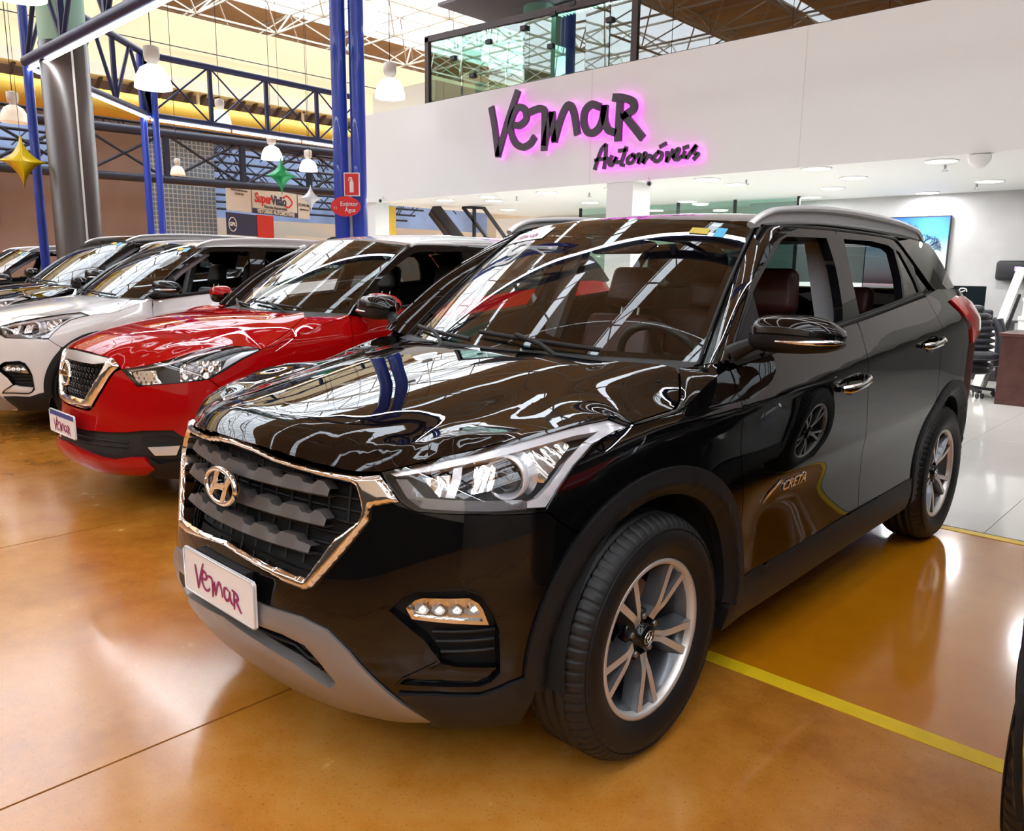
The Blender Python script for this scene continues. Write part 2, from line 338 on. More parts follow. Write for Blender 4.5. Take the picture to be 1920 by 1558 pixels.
# ---------------------------------------------------------------- surface maths for the cars
def nspline(xs, ys):
    """natural cubic spline through (xs, ys); ys may have trailing dims"""
    xs = np.asarray(xs, float); ys = np.asarray(ys, float)
    n = len(xs); h = np.diff(xs)
    A = np.zeros((n, n)); A[0, 0] = A[-1, -1] = 1
    rhs = np.zeros_like(ys)
    d = np.diff(ys, axis=0) / h.reshape((-1,) + (1,) * (ys.ndim - 1))
    for i in range(1, n - 1):
        A[i, i - 1] = h[i - 1]; A[i, i] = 2 * (h[i - 1] + h[i]); A[i, i + 1] = h[i]
        rhs[i] = 6 * (d[i] - d[i - 1])
    m = np.linalg.solve(A, rhs.reshape(n, -1)).reshape(ys.shape)
    def f(t):
        t = np.asarray(t, float)
        i = np.clip(np.searchsorted(xs, t) - 1, 0, n - 2)
        e = (1,) * (ys.ndim - 1)
        hh = h[i].reshape(t.shape + e)
        a = ((xs[i + 1] - t).reshape(t.shape + e)) / hh
        b = ((t - xs[i]).reshape(t.shape + e)) / hh
        return a * ys[i] + b * ys[i + 1] + ((a ** 3 - a) * m[i] + (b ** 3 - b) * m[i + 1]) * hh ** 2 / 6
    return f

def bispline(us, vs, tab):
    us = np.asarray(us, float); vs = np.asarray(vs, float)
    rows = nspline(us, np.asarray(tab, float))          # (.., nv)
    nv = len(vs)
    # basis in v: interpolate unit vectors once
    B = nspline(vs, np.eye(nv))
    def f(u, v):
        u = np.clip(u, us[0], us[-1]); v = np.clip(v, vs[0], vs[-1])
        return (rows(u) * B(v)).sum(-1)
    return f

def sstep(a, b, t):
    t = np.clip((np.asarray(t, float) - a) / (b - a), 0, 1)
    return t * t * (3 - 2 * t)

def splus(t, r):
    t = np.asarray(t, float) / r
    return r * np.where(t > 30, t, np.log1p(np.exp(np.minimum(t, 30))))

class PlanCurve:
    """half plan outline from the front centre (x=0) round the side to the rear centre"""
    def __init__(self, pts):
        P = np.array(pts, float)
        M = np.concatenate([P[::-1] * [-1, 1], P[1:]]) if abs(P[0, 0]) < 1e-9 else P
        k = len(P) - 1
        s = np.concatenate([[0], np.cumsum(np.linalg.norm(np.diff(M, axis=0), axis=1))])
        s -= s[k]
        self.f = nspline(s, M); self.S = s; self.smax = s[-1]
        self.st = s[k:]
    def pos(self, s): return self.f(s)
    def frame(self, s):
        e = 1e-4
        t = self.f(np.asarray(s) + e) - self.f(np.asarray(s) - e)
        t /= np.linalg.norm(t, axis=-1, keepdims=True)
        return self.f(s), np.stack([t[..., 1], -t[..., 0]], -1)     # outward normal (front centre: (0,-1))
    def s_at_y(self, y):
        ss = np.linspace(0, self.smax, 4000); P = self.f(ss)
        k = np.argmax(P[:, 0]); 
        i = np.argmin(abs(P[:, 1] - y) + 10 * (P[:, 0] < .3) * (abs(P[:, 1]) < 9) * 0)
        return ss[i]

def tps_hood(fn, edge, lip, ridge=None, k=.10, nose=(.022, .55, .60, .75), spread=.064, lam=4e-4):
    """smooth bonnet skin through samples of fn inside and the 3D edge curve outside, with a creased ridge and a creased nose"""
    E = resample(np.asarray(edge, float), .04, closed=False); C = []
    for x in np.linspace(0, .50, 7):
        for t in (0, .035, .07, .14, .25, .38, .52, .66, .80, .95):
            y = float(lip(x)) + t
            if y > .30 or np.min(np.hypot(E[:, 0] - x, E[:, 1] - y)) < (.05 if t < .10 else .16): continue
            C.append(fn(np.array(x), np.array(y))[()])
    C = np.array(C + [tuple(q) for q in E])
    def crease(x, y):
        ax = abs(x); c = -nose[1] * splus(nose[0] + spread * sstep(.30, .56, ax) - (y - lip(np.minimum(ax, .9))), .007) * (1 - sstep(nose[2], nose[3], ax))
        return c if ridge is None else c - k * splus(ax - ridge(y), .010)
    z = C[:, 2] - crease(C[:, 0], C[:, 1])
    X = np.concatenate([C[:, :2], C[C[:, 0] > 1e-6][:, :2] * [-1, 1]]); Z = np.concatenate([z, z[C[:, 0] > 1e-6]])
    L = np.concatenate([np.where(np.arange(len(C)) >= len(C) - len(E), lam * .15, lam)] * 1); L = np.concatenate([L, L[C[:, 0] > 1e-6]])
    def phi(d2): return np.where(d2 > 1e-14, .5 * d2 * np.log(np.maximum(d2, 1e-14)), 0)
    n = len(X); A = np.zeros((n + 3, n + 3)); d2 = ((X[:, None] - X[None]) ** 2).sum(-1)
    A[:n, :n] = phi(d2) + np.diag(L); A[:n, n] = 1; A[:n, n + 1:] = X; A[n, :n] = 1; A[n + 1:, :n] = X.T
    w = np.linalg.solve(A, np.concatenate([Z, [0, 0, 0]]))
    def f(x, y):
        x, y = np.broadcast_arrays(np.asarray(x, float), np.asarray(y, float)); sh = x.shape; q = np.stack([x.ravel(), y.ravel()], -1)
        d2 = ((q[:, None] - X[None]) ** 2).sum(-1); z = phi(d2) @ w[:n] + w[n] + q @ w[n + 1:]
        return np.stack([x, y, z.reshape(sh) + crease(x, y)], -1)
    return f

class Surf:
    def __init__(self, fn, ref=None): self.fn = fn; self.flip = 1
    def __call__(self, u, v, off=0.0):
        u = np.asarray(u, float); v = np.asarray(v, float)
        P = self.fn(u, v)
        if np.any(off):
            P = P + self.normal(u, v) * np.asarray(off)[..., None]
        return P
    def normal(self, u, v):
        e = 4e-4
        a = self.fn(u + e, v) - self.fn(u - e, v); b = self.fn(u, v + e) - self.fn(u, v - e)
        n = np.cross(a, b); n /= np.maximum(np.linalg.norm(n, axis=-1, keepdims=True), 1e-12)
        return n * self.flip

def resample(loop, step, closed=True):
    P = np.asarray(loop, float)
    if closed: P = np.concatenate([P, P[:1]])
    out = []
    for a, b in zip(P[:-1], P[1:]):
        n = max(1, int(math.ceil(np.linalg.norm(b - a) / step)))
        for k in range(n): out.append(a + (b - a) * k / n)
    if not closed: out.append(P[-1])
    return np.array(out)

def smooth_line(pts, n=8):
    """Catmull-Rom through an open list of 2D/3D points"""
    P = np.asarray(pts, float); P = np.concatenate([[2 * P[0] - P[1]], P, [2 * P[-1] - P[-2]]])
    out = []
    for i in range(1, len(P) - 2):
        for k in range(n):
            t = k / n
            out.append(.5 * (2 * P[i] + (P[i + 1] - P[i - 1]) * t + (2 * P[i - 1] - 5 * P[i] + 4 * P[i + 1] - P[i + 2]) * t ** 2
                       + (3 * P[i] - P[i - 1] - 3 * P[i + 1] + P[i + 2]) * t ** 3))
    out.append(P[-2]); return np.array(out)

def inset(loop, g):
    P = np.asarray(loop, float)
    keep = np.linalg.norm(P - np.roll(P, 1, 0), axis=1) > 1e-6; P = P[keep]
    area = .5 * np.sum(P[:, 0] * np.roll(P[:, 1], -1) - np.roll(P[:, 0], -1) * P[:, 1])
    sg = 1 if area > 0 else -1
    a = P - np.roll(P, 1, 0); b = np.roll(P, -1, 0) - P
    a /= np.linalg.norm(a, axis=1, keepdims=True); b /= np.linalg.norm(b, axis=1, keepdims=True)
    na = np.stack([-a[:, 1], a[:, 0]], 1) * sg; nb = np.stack([-b[:, 1], b[:, 0]], 1) * sg
    m = na + nb; l = np.maximum((m * na).sum(1), .35)
    return P + m * (g / l)[:, None]

def in_poly(P, loops):
    x, y = P[:, 0], P[:, 1]; c = np.zeros(len(P), bool)
    for L in loops:
        L = np.asarray(L); X0, Y0 = L[:, 0], L[:, 1]; X1, Y1 = np.roll(X0, -1), np.roll(Y0, -1)
        for a, b, cc, d in zip(X0, Y0, X1, Y1):
            if b == d: continue
            m = ((b > y) != (d > y)) & (x < (cc - a) * (y - b) / (d - b) + a)
            c ^= m
    return c

def seg_dist(P, L):
    best = np.full(len(P), 1e9)
    A = np.asarray(L); Bq = np.roll(A, -1, 0)
    for a, b in zip(A, Bq):
        d = b - a; l2 = max(d @ d, 1e-12)
        t = np.clip(((P - a) @ d) / l2, 0, 1)
        best = np.minimum(best, np.linalg.norm(P - a - t[:, None] * d, axis=1))
    return best
# ---------------------------------------------------------------- trimmed panels on a surface
def mesh_from_tri(name, V, F, N, smooth_n):
    me = bpy.data.meshes.new(name); me.from_pydata([tuple(q) for q in V], [], [tuple(map(int, f)) for f in F]); me.update()
    me.polygons.foreach_set('use_smooth', [True] * len(F))
    ln = np.zeros((len(me.loops), 3)); vi = np.zeros(len(me.loops), int); me.loops.foreach_get('vertex_index', vi)
    fn = np.zeros(len(me.polygons) * 3); me.polygons.foreach_get('normal', fn); fn = fn.reshape(-1, 3)
    ls = np.zeros(len(me.polygons), int); lt = np.zeros(len(me.polygons), int); me.polygons.foreach_get('loop_start', ls); me.polygons.foreach_get('loop_total', lt)
    pf = np.repeat(np.arange(len(ls)), lt)
    ln = np.where(smooth_n[pf][:, None], N[vi], fn[pf])
    me.normals_split_custom_set([tuple(q) for q in ln]); return me
def panel_mesh(name, loops, surf, res=.03, thick=.012, off=0.0, dome=None, gap=0.0, flip=None, offfn=None):
    L = [np.asarray(q, float) for q in loops]
    if gap: L = [inset(q, gap if i == 0 else -gap) for i, q in enumerate(L)]
    L = [resample(q, res) for q in L]
    B = np.concatenate(L); E = []; b = 0
    for q in L:
        n = len(q); E += [(b + i, b + (i + 1) % n) for i in range(n)]; b += n
    lo, hi = L[0].min(0), L[0].max(0)
    gx = np.arange(lo[0] + res / 2, hi[0], res); gy = np.arange(lo[1] + res / 2, hi[1], res * .866)
    G = np.array([(x + (res / 2 if j % 2 else 0), y) for j, y in enumerate(gy) for x in gx]) if len(gx) and len(gy) else np.zeros((0, 2))
    if len(G): G = G[in_poly(G, L)]
    for q in L:
        if len(G): G = G[seg_dist(G, q) > res * .45]
    pts = np.concatenate([B, G]) if len(G) else B
    r = delaunay_2d_cdt([Vector(q) for q in pts], E, [], 0, 1e-7)
    P = np.array([tuple(q) for q in r[0]]); T = np.array([f for f in r[2] if len(f) == 3])
    T = T[in_poly(P[T].mean(1), L)]
    u, v = P[:, 0], P[:, 1]
    o = np.full(len(P), off, float)
    if dome:
        d = np.min([seg_dist(P, q) for q in L], 0); t = np.clip(d / dome[0], 0, 1); o = o + dome[1] * np.sqrt(1 - (1 - t) ** 2)
    if offfn is not None: o = o + offfn(u, v)
    N0 = surf.normal(u, v); X = surf.fn(u, v)
    # orient outwards
    if flip is None:
        c = np.stack([np.zeros(len(X)), np.clip(X[:, 1], .2, 2.4), np.full(len(X), .65)], -1)
        flip = 1 if ((X - c) * N0).sum() > 0 else -1
    N0 = N0 * flip; X = X + N0 * o[:, None]
    if dome or offfn is not None:       # refine normals from the mesh itself
        fn = np.cross(X[T[:, 1]] - X[T[:, 0]], X[T[:, 2]] - X[T[:, 0]]); N1 = np.zeros_like(X)
        for k in range(3): np.add.at(N1, T[:, k], fn)
        N1 /= np.maximum(np.linalg.norm(N1, axis=1, keepdims=True), 1e-12); N1 *= np.sign((N1 * N0).sum(1))[:, None]; Nn = N1
    else: Nn = N0
    fn = np.cross(X[T[:, 1]] - X[T[:, 0]], X[T[:, 2]] - X[T[:, 0]])
    rev = (fn * N0[T[:, 0]]).sum(1) < 0; T[rev] = T[rev][:, ::-1]
    F = [tuple(t) for t in T]; sm = [True] * len(F); V = X; NV = Nn
    if thick:
        cnt = {}
        for t in T:
            for a, b2 in ((t[0], t[1]), (t[1], t[2]), (t[2], t[0])):
                cnt[(a, b2)] = 1
        be = [(a, b2) for (a, b2) in cnt if (b2, a) not in cnt]
        n = len(X); V = np.concatenate([X, X, X - N0 * thick]); NV = np.concatenate([Nn, Nn, Nn])
        for a, b2 in be: F.append((a + n, a + 2 * n, b2 + 2 * n, b2 + n)); sm.append(False)
    me = mesh_from_tri(name, V, F, NV, np.array(sm)); return me
def mirror_mesh(me, name):
    V = np.zeros(len(me.vertices) * 3); me.vertices.foreach_get('co', V); V = V.reshape(-1, 3) * [-1, 1, 1]
    F = [tuple(p.vertices)[::-1] for p in me.polygons]
    m2 = bpy.data.meshes.new(name); m2.from_pydata([tuple(q) for q in V], [], F); m2.update()
    m2.polygons.foreach_set('use_smooth', [p.use_smooth for p in me.polygons])
    m2.polygons.foreach_set('material_index', [p.material_index for p in me.polygons])
    if me.has_custom_normals:
        cn = np.zeros(len(me.loops) * 3); me.corner_normals.foreach_get('vector', cn); cn = cn.reshape(-1, 3) * [-1, 1, 1]
        out = []
        for p in me.polygons:
            idx = list(range(p.loop_start, p.loop_start + p.loop_total))[::-1]; out += [tuple(cn[i]) for i in idx]
        m2.normals_split_custom_set(out)
    return m2
def panel(name, loops, surf, mat, parent, both=True, **k):
    me = panel_mesh(name, loops, surf, **k); a = obj(name, me, mat, parent[0] if isinstance(parent, tuple) else parent)
    if not both: return a
    p2 = parent[1] if isinstance(parent, tuple) else parent
    b = obj(name, mirror_mesh(me, name), mat, p2); return a, b
def both_mb(mb, name, mat, parent, **k):
    """a part and its mirror image on the other side of the car"""
    pa, pb = parent if isinstance(parent, tuple) else (parent, parent)
    a = mb.build(name, mat, pa, **k); m2 = mirror_mesh(a.data, name); b = obj(name, m2, mat, pb)
    for md in a.modifiers:
        q = b.modifiers.new(md.name, md.type)
        if md.type == 'BEVEL': q.width = md.width; q.segments = md.segments; q.limit_method = 'ANGLE'; q.angle_limit = md.angle_limit
    return a, b
def sym(half):
    """closed loop from a half outline that starts and ends at u = 0"""
    h = [tuple(q) for q in half]; m = [(-a, b) for a, b in h[::-1] if abs(a) > 1e-6]
    return h + m
def ruled(A, B, n=6, bulge=0.0, out=(0, 0, 0)):
    A = np.asarray(A, float); B = np.asarray(B, float); t = np.linspace(0, 1, n)
    P = A[:, None] * (1 - t)[None, :, None] + B[:, None] * t[None, :, None]
    return P + (4 * t * (1 - t))[None, :, None] * bulge * np.asarray(out, float)
# ---------------------------------------------------------------- parts every car shares
def ribbon(mb, pts, w, d0, d1, mi=0, n=6, smooth=True, taper=None, fr=None):
    """flat brush stroke of width w in a plane; fr maps (a, b, depth) to 3D"""
    P = smooth_line(pts, n) if smooth and len(pts) > 2 else np.asarray(pts, float)
    if len(P) < 2: return
    T = np.gradient(P, axis=0); T /= np.maximum(np.linalg.norm(T, axis=1, keepdims=True), 1e-9); Nn = np.stack([-T[:, 1], T[:, 0]], 1)
    W = np.full(len(P), w / 2)
    if taper is not None: W = W * np.interp(np.linspace(0, 1, len(P)), np.linspace(0, 1, len(taper)), taper)
    P = P.copy(); P[0] -= T[0] * w * .25; P[-1] += T[-1] * w * .25
    fr = fr or (lambda a, b, h: (a, h, b))
    m = len(P); V = []
    for h in (d0, d1):
        for i in range(m):
            for sgn in (-1, 1):
                q = P[i] + sgn * Nn[i] * W[i]; V.append(fr(q[0], q[1], h))
    F = []
    for i in range(m - 1):
        a = 2 * i; F.append((a, a + 1, a + 3, a + 2)); b = 2 * m + a; F.append((b, b + 2, b + 3, b + 1))
        F.append((a, a + 2, b + 2, b)); F.append((a + 1, b + 1, b + 3, a + 3))
    F.append((0, 2 * m, 2 * m + 1, 1)); e = 2 * (m - 1); F.append((e, e + 1, 2 * m + e + 1, 2 * m + e))
    mb.add(V, F, mi)
VEMAR = {k: [[((x + 6.70) / 2.75, (z - 2.95) / 2.75) for x, z in st] for st in L] for k, L in SIGN_NAME.items()}     # the dealer's name, in units of its width
def vemar_flat(name, mat, parent, width, w, fr, thick=.0008):
    mb = MB()
    for L in VEMAR.values():
        for st in L: ribbon(mb, [(a * width, b * width) for a, b in st], w, 0, thick, fr=fr, n=4, taper=[.7, 1, 1, .6])
    return mb.build(name, mat, parent)
def number_plate(parent, fr, mats, w=.40, h=.13, blue=False):
    """fr maps (across, up, out) to car space"""
    mb = MB()
    r = .008; pl = [(-w / 2 + r, -h / 2), (w / 2 - r, -h / 2), (w / 2, -h / 2 + r), (w / 2, h / 2 - r), (w / 2 - r, h / 2), (-w / 2 + r, h / 2), (-w / 2, h / 2 - r), (-w / 2, -h / 2 + r)]
    n = len(pl); V = [fr(a, b, 0) for a, b in pl] + [fr(a, b, .006) for a, b in pl]
    mb.add(V, [tuple(range(n))[::-1], tuple(range(n, 2 * n))] + [(k, (k + 1) % n, n + (k + 1) % n, n + k) for k in range(n)])
    o = mb.build('number_plate', mats[0], parent); o['label'] = 'white number plate with magenta handwriting'
    rim = MB(); pts = [fr(a * .99, b * .97, .007) for a, b in pl]; rim.tube(pts + pts[:1], .0028, 6, cap=False); rim.build('plate_frame', M['satin_silver'], o)
    if blue:
        bb = MB(); bb.add([fr(a, b, .0068) for a, b in ((-w / 2 + .006, h / 2 - .032), (w / 2 - .006, h / 2 - .032), (w / 2 - .006, h / 2 - .006), (-w / 2 + .006, h / 2 - .006))], [(0, 1, 2, 3)]); bb.build('blue_band', M['blue_band'], o, fix=False)
    vw = w * .66
    vemar_flat('lettering', mats[1], o, vw, .0085, lambda a, b, d: fr(a - vw / 2, b - vw * .160 - (.012 if blue else 0), .0072 + d))
    return o
M['blue_band'] = pmat('blue_band', (.01, .05, .35), .4)

_WHEEL = {}
def wheel_meshes(R=.345, rim=.222, W=.215):
    if (R, rim) in _WHEEL: return _WHEEL[(R, rim)]
    hw = W / 2
    # tyre: profile (x, r), sipes on the shoulder blocks and four grooves
    prof = [(-hw + .022, rim - .004), (-hw + .006, rim + .012), (-hw - .004, rim + .035), (-hw - .006, rim + .065), (-hw + .002, R - .035), (-hw + .012, R - .018), (-hw + .026, R - .008)]
    tr = []
    for g in (-.055, -.019, .019, .055):
        tr += [(g - .0055, R), (g - .004, R - .007), (g + .004, R - .007), (g + .0055, R)]
    tr = [(-hw + .045, R - .001)] + tr + [(hw - .045, R - .001)]
    prof = prof + tr + [(-a, r) for a, r in prof[::-1]]
    n = 432; P = np.zeros((n, len(prof), 3))
    for k in range(n):
        t = 2 * math.pi * k / n
        for i, (x, r) in enumerate(prof):
            rr = r; c = k % 6
            if (abs(x) > hw - .05 and r > R - .022) and c == 0: rr = r - .006
            if i in (4, 5, len(prof) - 5, len(prof) - 6) and c == 0: rr -= .002
            P[k, i] = (x, rr * math.cos(t), rr * math.sin(t))
    tyre = MB().grid(P, close_u=True)
    for sgn in (1,):      # raised ring and wear marks on the outer wall
        tyre.tube([(hw + .0035, (rim + .05) * math.cos(t), (rim + .05) * math.sin(t)) for t in np.linspace(0, 2 * math.pi, 97)[:-1]], .0022, 5, closed=True)
        tyre.tube([(hw - .0005, (R - .034) * math.cos(t), (R - .034) * math.sin(t)) for t in np.linspace(0, 2 * math.pi, 97)[:-1]], .002, 5, closed=True)
    # sidewall lettering blocks
    for a0 in (.9, 4.0):
        for j in range(9):
            t = a0 + j * .052; q = []
            for dr, dt in ((.072, 0), (.092, .004), (.092, .034), (.072, .03)):
                q.append((hw + .0028 - .0045 * (dr > .08), (rim + dr) * math.cos(t + dt), (rim + dr) * math.sin(t + dt)))
            tyre.add(q, [(0, 1, 2, 3)])
    rm = MB(); rm.lathe([(rim - .004, -hw + .02), (rim - .03, -hw + .03), (rim - .034, .0), (rim - .03, hw - .06), (rim - .016, hw - .035)], 96, 'x')
    lip = MB(); lip.lathe([(rim - .016, hw - .036), (rim - .013, hw - .016), (rim - .006, hw - .010), (rim + .003, hw - .012), (rim + .004, hw - .02)], 128, 'x')
    # one double spoke: dark casting and a machined face
    def arm(pts_w, x0, x1):
        out = []
        for (r, lat, wd) in pts_w: out.append(((r, lat - wd / 2), (r, lat + wd / 2)))
        return out
    x_hub, x_rim = hw - .034, hw - .020
    def xr(r): return x_hub + (x_rim - x_hub) * (r / rim) ** 1.5 - .012 * math.exp(-((r - .05) / .035) ** 2)
    rr = np.linspace(.052, rim - .010, 12)
    spoke = MB(); face = MB()
    for sg in (-1, 1):
        lat = [sg * (.006 + .036 * max(0, r - .078) / (rim - .088)) for r in rr]
        wd = [.019 + .005 * (r / rim) for r in rr]
        A = np.zeros((12, 4, 3)); Fm = np.zeros((12, 2, 3))
        for i, r in enumerate(rr):
            x = xr(r); w = wd[i] / 2
            # section: machined top, sloping flanks to a wider base
            A[i] = [(x - .045, lat[i] - w - .014, r), (x, lat[i] - w, r), (x, lat[i] + w, r), (x - .045, lat[i] + w + .014, r)]
            Fm[i] = [(x + .0008, lat[i] - w * .92, r), (x + .0008, lat[i] + w * .92, r)]
        spoke.grid(A, smooth=False); face.grid(Fm, smooth=False)
    hub = MB(); hub.lathe([(.0005, hw - .030), (.030, hw - .030), (.034, hw - .034), (.034, hw - .05), (.072, hw - .055), (.075, hw - .08), (.02, hw - .09)], 40, 'x')
    for k in range(5):
        t = 2 * math.pi * (k + .5) / 5
        hub.lathe([(.0005, hw - .042), (.008, hw - .042), (.0095, hw - .046), (.0095, hw - .065)], 6, 'x', (0, .056 * math.sin(t), .056 * math.cos(t)), smooth=False, mi=1)
    bdg = MB()
    pts = [(hw - .029, .019 * math.cos(t), .014 * math.sin(t)) for t in np.linspace(0, 2 * math.pi, 33)[:-1]]; bdg.tube(pts, .0018, 6, closed=True)
    for a, b in (((-.009, -.009), (-.004, .009)), ((.004, -.009), (.009, .009)), ((-.006, 0), (.006, .0))): bdg.bar((hw - .029, *a), (hw - .029, *b), .0018, 6)
    disc = MB(); disc.lathe([(.06, -.005), (.148, -.005), (.148, -.027), (.06, -.027)], 48, 'x', smooth=False)
    cal = MB()
    q = [(r * math.cos(t), r * math.sin(t)) for r, ts in ((.16, np.linspace(2.5, 3.6, 8)), (.10, np.linspace(3.6, 2.5, 8))) for t in ts]
    cal.prism(q, -.045, .018, 'yz')
    _WHEEL[(R, rim)] = dict(tyre=tyre.mesh('tyre'), barrel=rm.mesh('barrel'), rim_lip=lip.mesh('rim_lip'), spoke=spoke.fix('spoke'), spoke_face=face.mesh('spoke_face'), hub=hub.fix('hub'), badge=bdg.mesh('hub_badge'), disc=disc.fix('brake_disc'), cal=cal.fix('brake_caliper'))
    for k, m in dict(tyre='rubber', barrel='alloy_dark', rim_lip='alloy', spoke='alloy_dark', spoke_face='alloy', hub='gloss_black', badge='chrome', disc='steel', cal='steel').items(): _WHEEL[(R, rim)][k].materials.append(M[m])
    _WHEEL[(R, rim)]['hub'].materials.append(M['steel'])
    return _WHEEL[(R, rim)]
def wheel(parent, x, y, z, roll=0.0, R=.345, rim=.222, steer=0.0):
    ms = wheel_meshes(R, rim); w = sub('wheel', parent, (x, y, z))
    w.rotation_euler = (roll if x > 0 else -roll, 0, steer + (0 if x > 0 else math.pi))
    for nm, k in (('tyre', 'tyre'), ('rim_barrel', 'barrel'), ('rim_lip', 'rim_lip'), ('hub', 'hub'), ('hub_badge', 'badge'), ('brake_disc', 'disc'), ('brake_caliper', 'cal')):
        o = bpy.data.objects.new(nm, ms[k]); link(o, w)
    for k in range(5):
        for nm in ('spoke', 'spoke_face'):
            o = bpy.data.objects.new(nm, ms[nm]); link(o, w); o.rotation_euler = (2 * math.pi * k / 5, 0, 0)
    return w
def rounded_box(x0, x1, y0, y1, z0, z1, r=.03, seg=3, puff=0.0):
    """soft block with puffed faces (cushions)"""
    bm = bmesh.new(); bmesh.ops.create_cube(bm, size=1)
    for v in bm.verts: v.co = ((x0 + x1) / 2 + v.co.x * (x1 - x0), (y0 + y1) / 2 + v.co.y * (y1 - y0), (z0 + z1) / 2 + v.co.z * (z1 - z0))
    bmesh.ops.bevel(bm, geom=bm.edges[:] + bm.verts[:], offset=r, segments=seg, profile=.5, affect='EDGES')
    for f in bm.faces: f.smooth = True
    return bm
def bm_obj(bm, name, mat, parent=None, loc=None, rot=None, sub=0):
    me = bpy.data.meshes.new(name); bm.to_mesh(me); bm.free(); o = obj(name, me, mat, parent, loc, rot)
    if sub: m = o.modifiers.new('sub', 'SUBSURF'); m.levels = m.render_levels = sub
    return o
def seat(parent, x, y, mat, w=.50, zs=.58, rear=False):
    """front seat at hip point (x, y): cushion, back, headrest"""
    s = sub('seat', parent, (x, y, 0))
    bm_obj(rounded_box(-w / 2, w / 2, -.30, .22, zs - .14, zs, .05), 'cushion', mat, s)
    b = rounded_box(-w / 2 + .01, w / 2 - .01, -.07, .07, 0, .58, .055)
    for v in b.verts:      # shoulders narrow, side bolsters forward
        t = v.co.z / .58; v.co.x *= 1 - .18 * max(0, t - .55) / .45
        if abs(v.co.x) > w * .33 and v.co.y < 0: v.co.y -= .03 * (1 - max(0, t - .6))
    bm_obj(b, 'backrest', mat, s, (0, .20, zs - .06), (-.30, 0, 0))
    h = rounded_box(-.135, .135, -.05, .05, -.10, .10, .04, 4)
    for v in h.verts: v.co.y += .10 * v.co.x ** 2 * -10 * .1; v.co.x *= 1 - .12 * (v.co.z > .05)
    bm_obj(h, 'headrest', mat, s, (0, .405, zs + .63), (-.22, 0, 0))
    mb = MB()
    for sx in (-.05, .05): mb.bar((sx, .37, zs + .47), (sx, .40, zs + .58), .007, 8)
    mb.build('headrest_post', M['satin_silver'], s); return s
def cabin(parent, mat, hip_y=1.18, rear_y=2.0, dash_y=.42, dash_z=1.02, hw=.70, sw_side=1, zs=.62):
    seat(parent, .36, hip_y, mat, zs=zs); seat(parent, -.36, hip_y, mat, zs=zs)
    r = sub('rear_bench', parent, (0, rear_y, 0))
    bm_obj(rounded_box(-.64, .64, -.30, .18, .46, .62, .06), 'cushion', mat, r)
    bm_obj(rounded_box(-.64, .64, -.07, .07, 0, .56, .06), 'backrest', mat, r, (0, .18, .58), (-.32, 0, 0))
    for x in (-.40, .40, 0): bm_obj(rounded_box(-.12, .12, -.045, .045, -.075, .075, .035), 'headrest', mat, r, (x, .40, 1.19 if x else 1.15), (-.2, 0, 0))
    # dashboard: lofted section across the car
    xs = np.linspace(-hw, hw, 15); P = []
    for x in xs:
        e = 1 - .25 * abs(x / hw) ** 3
        sec = [(dash_y - .30, dash_z - .09), (dash_y - .12, dash_z - .005), (dash_y + .02, dash_z + .005 + .02 * math.exp(-((x - sw_side * .36) / .17) ** 2)), (dash_y + .11 * e, dash_z - .03 + .015 * math.exp(-((x - sw_side * .36) / .17) ** 2)), (dash_y + .16 * e, dash_z - .10), (dash_y + .13, dash_z - .26), (dash_y + .02, dash_z - .42)]
        P.append([(x, y, z) for y, z in smooth_line(sec, 4)])
    MB().grid(np.array(P)).build('dashboard', M['dash'], parent)
    st = sub('steering_wheel', parent, (sw_side * .36, dash_y + .34, dash_z - .06)); st.rotation_euler = (math.radians(-62), 0, 0)
    MB().tube([(.185 * math.cos(t), .185 * math.sin(t), 0) for t in np.linspace(0, 2 * math.pi, 49)[:-1]], .0155, 10, closed=True).build('rim', M['leather_black'], st)
    h = MB(); h.lathe([(.001, .03), (.06, .025), (.072, 0), (.06, -.04)], 24)
    for a in (0, math.pi, -math.pi / 2): h.beam((.05 * math.cos(a), .05 * math.sin(a), 0), (.18 * math.cos(a), .18 * math.sin(a), 0), .035, .014)
    h.build('hub', M['plastic'], st); MB().bar((0, 0, -.02), (0, 0, -.22), .035, 12).build('column', M['plastic'], st)
    mr = sub('interior_mirror', parent, (0, dash_y + .52, dash_z + .40))
    bm_obj(rounded_box(-.125, .125, -.02, .02, -.036, .036, .016), 'mirror_shell', M['plastic'], mr)
    MB().bar((0, 0, .02), (0, -.06, .08), .01, 8).build('mirror_stem', M['plastic'], mr)
    f = MB(); f.box(-hw - .02, hw + .02, -.10, 3.0, .24, .30); f.box(-.1, .1, .3, 1.6, .30, .55)
    f.box(-.60, .60, 2.34, 3.2, .3, .92)
    f.build('cabin_floor', M['void'], parent)
# ---------------------------------------------------------------- floor
def structure(o): o['kind'] = 'structure'; return o
base = structure(MB().box(-30, 14, -14, 24, -.12, -.008).build('floor', M['joint']))
xs_j = [-30, -21.3, -19.18, -17.06, -14.95, -12.84, -10.73, -8.62, -6.50, -4.39, -2.265, -.15, 1.965, 4.08, 6.2, 8.3, 14]
for a, b in zip(xs_j[:-1], xs_j[1:]): MB().box(a + .004, b - .004, -14, .600, -.008, 0).build('floor_slab', M['floor_aisle'], base)
MB().box(-30, 14, .603, 2.785, -.008, 0).build('painted_floor', M['floor_stall'], base)
MB().box(-30, -11.2, 2.79, 24, -.008, 0).build('floor_slab', M['floor_aisle'], base)
tf = structure(MB().box(-11.2, 14, 2.79, 24, -.0085, -.004).build('floor_showroom', M['joint']))
for i in range(-5, 6):
    for j in range(4):
        x0 = .345 + i * .695; y0 = 2.86 + j * 2.78
        MB().box(x0 + .0015, x0 + .6935, y0 + .0015, y0 + 2.7785, -.004, .002).build('floor_tile', M['tile_white'], tf)
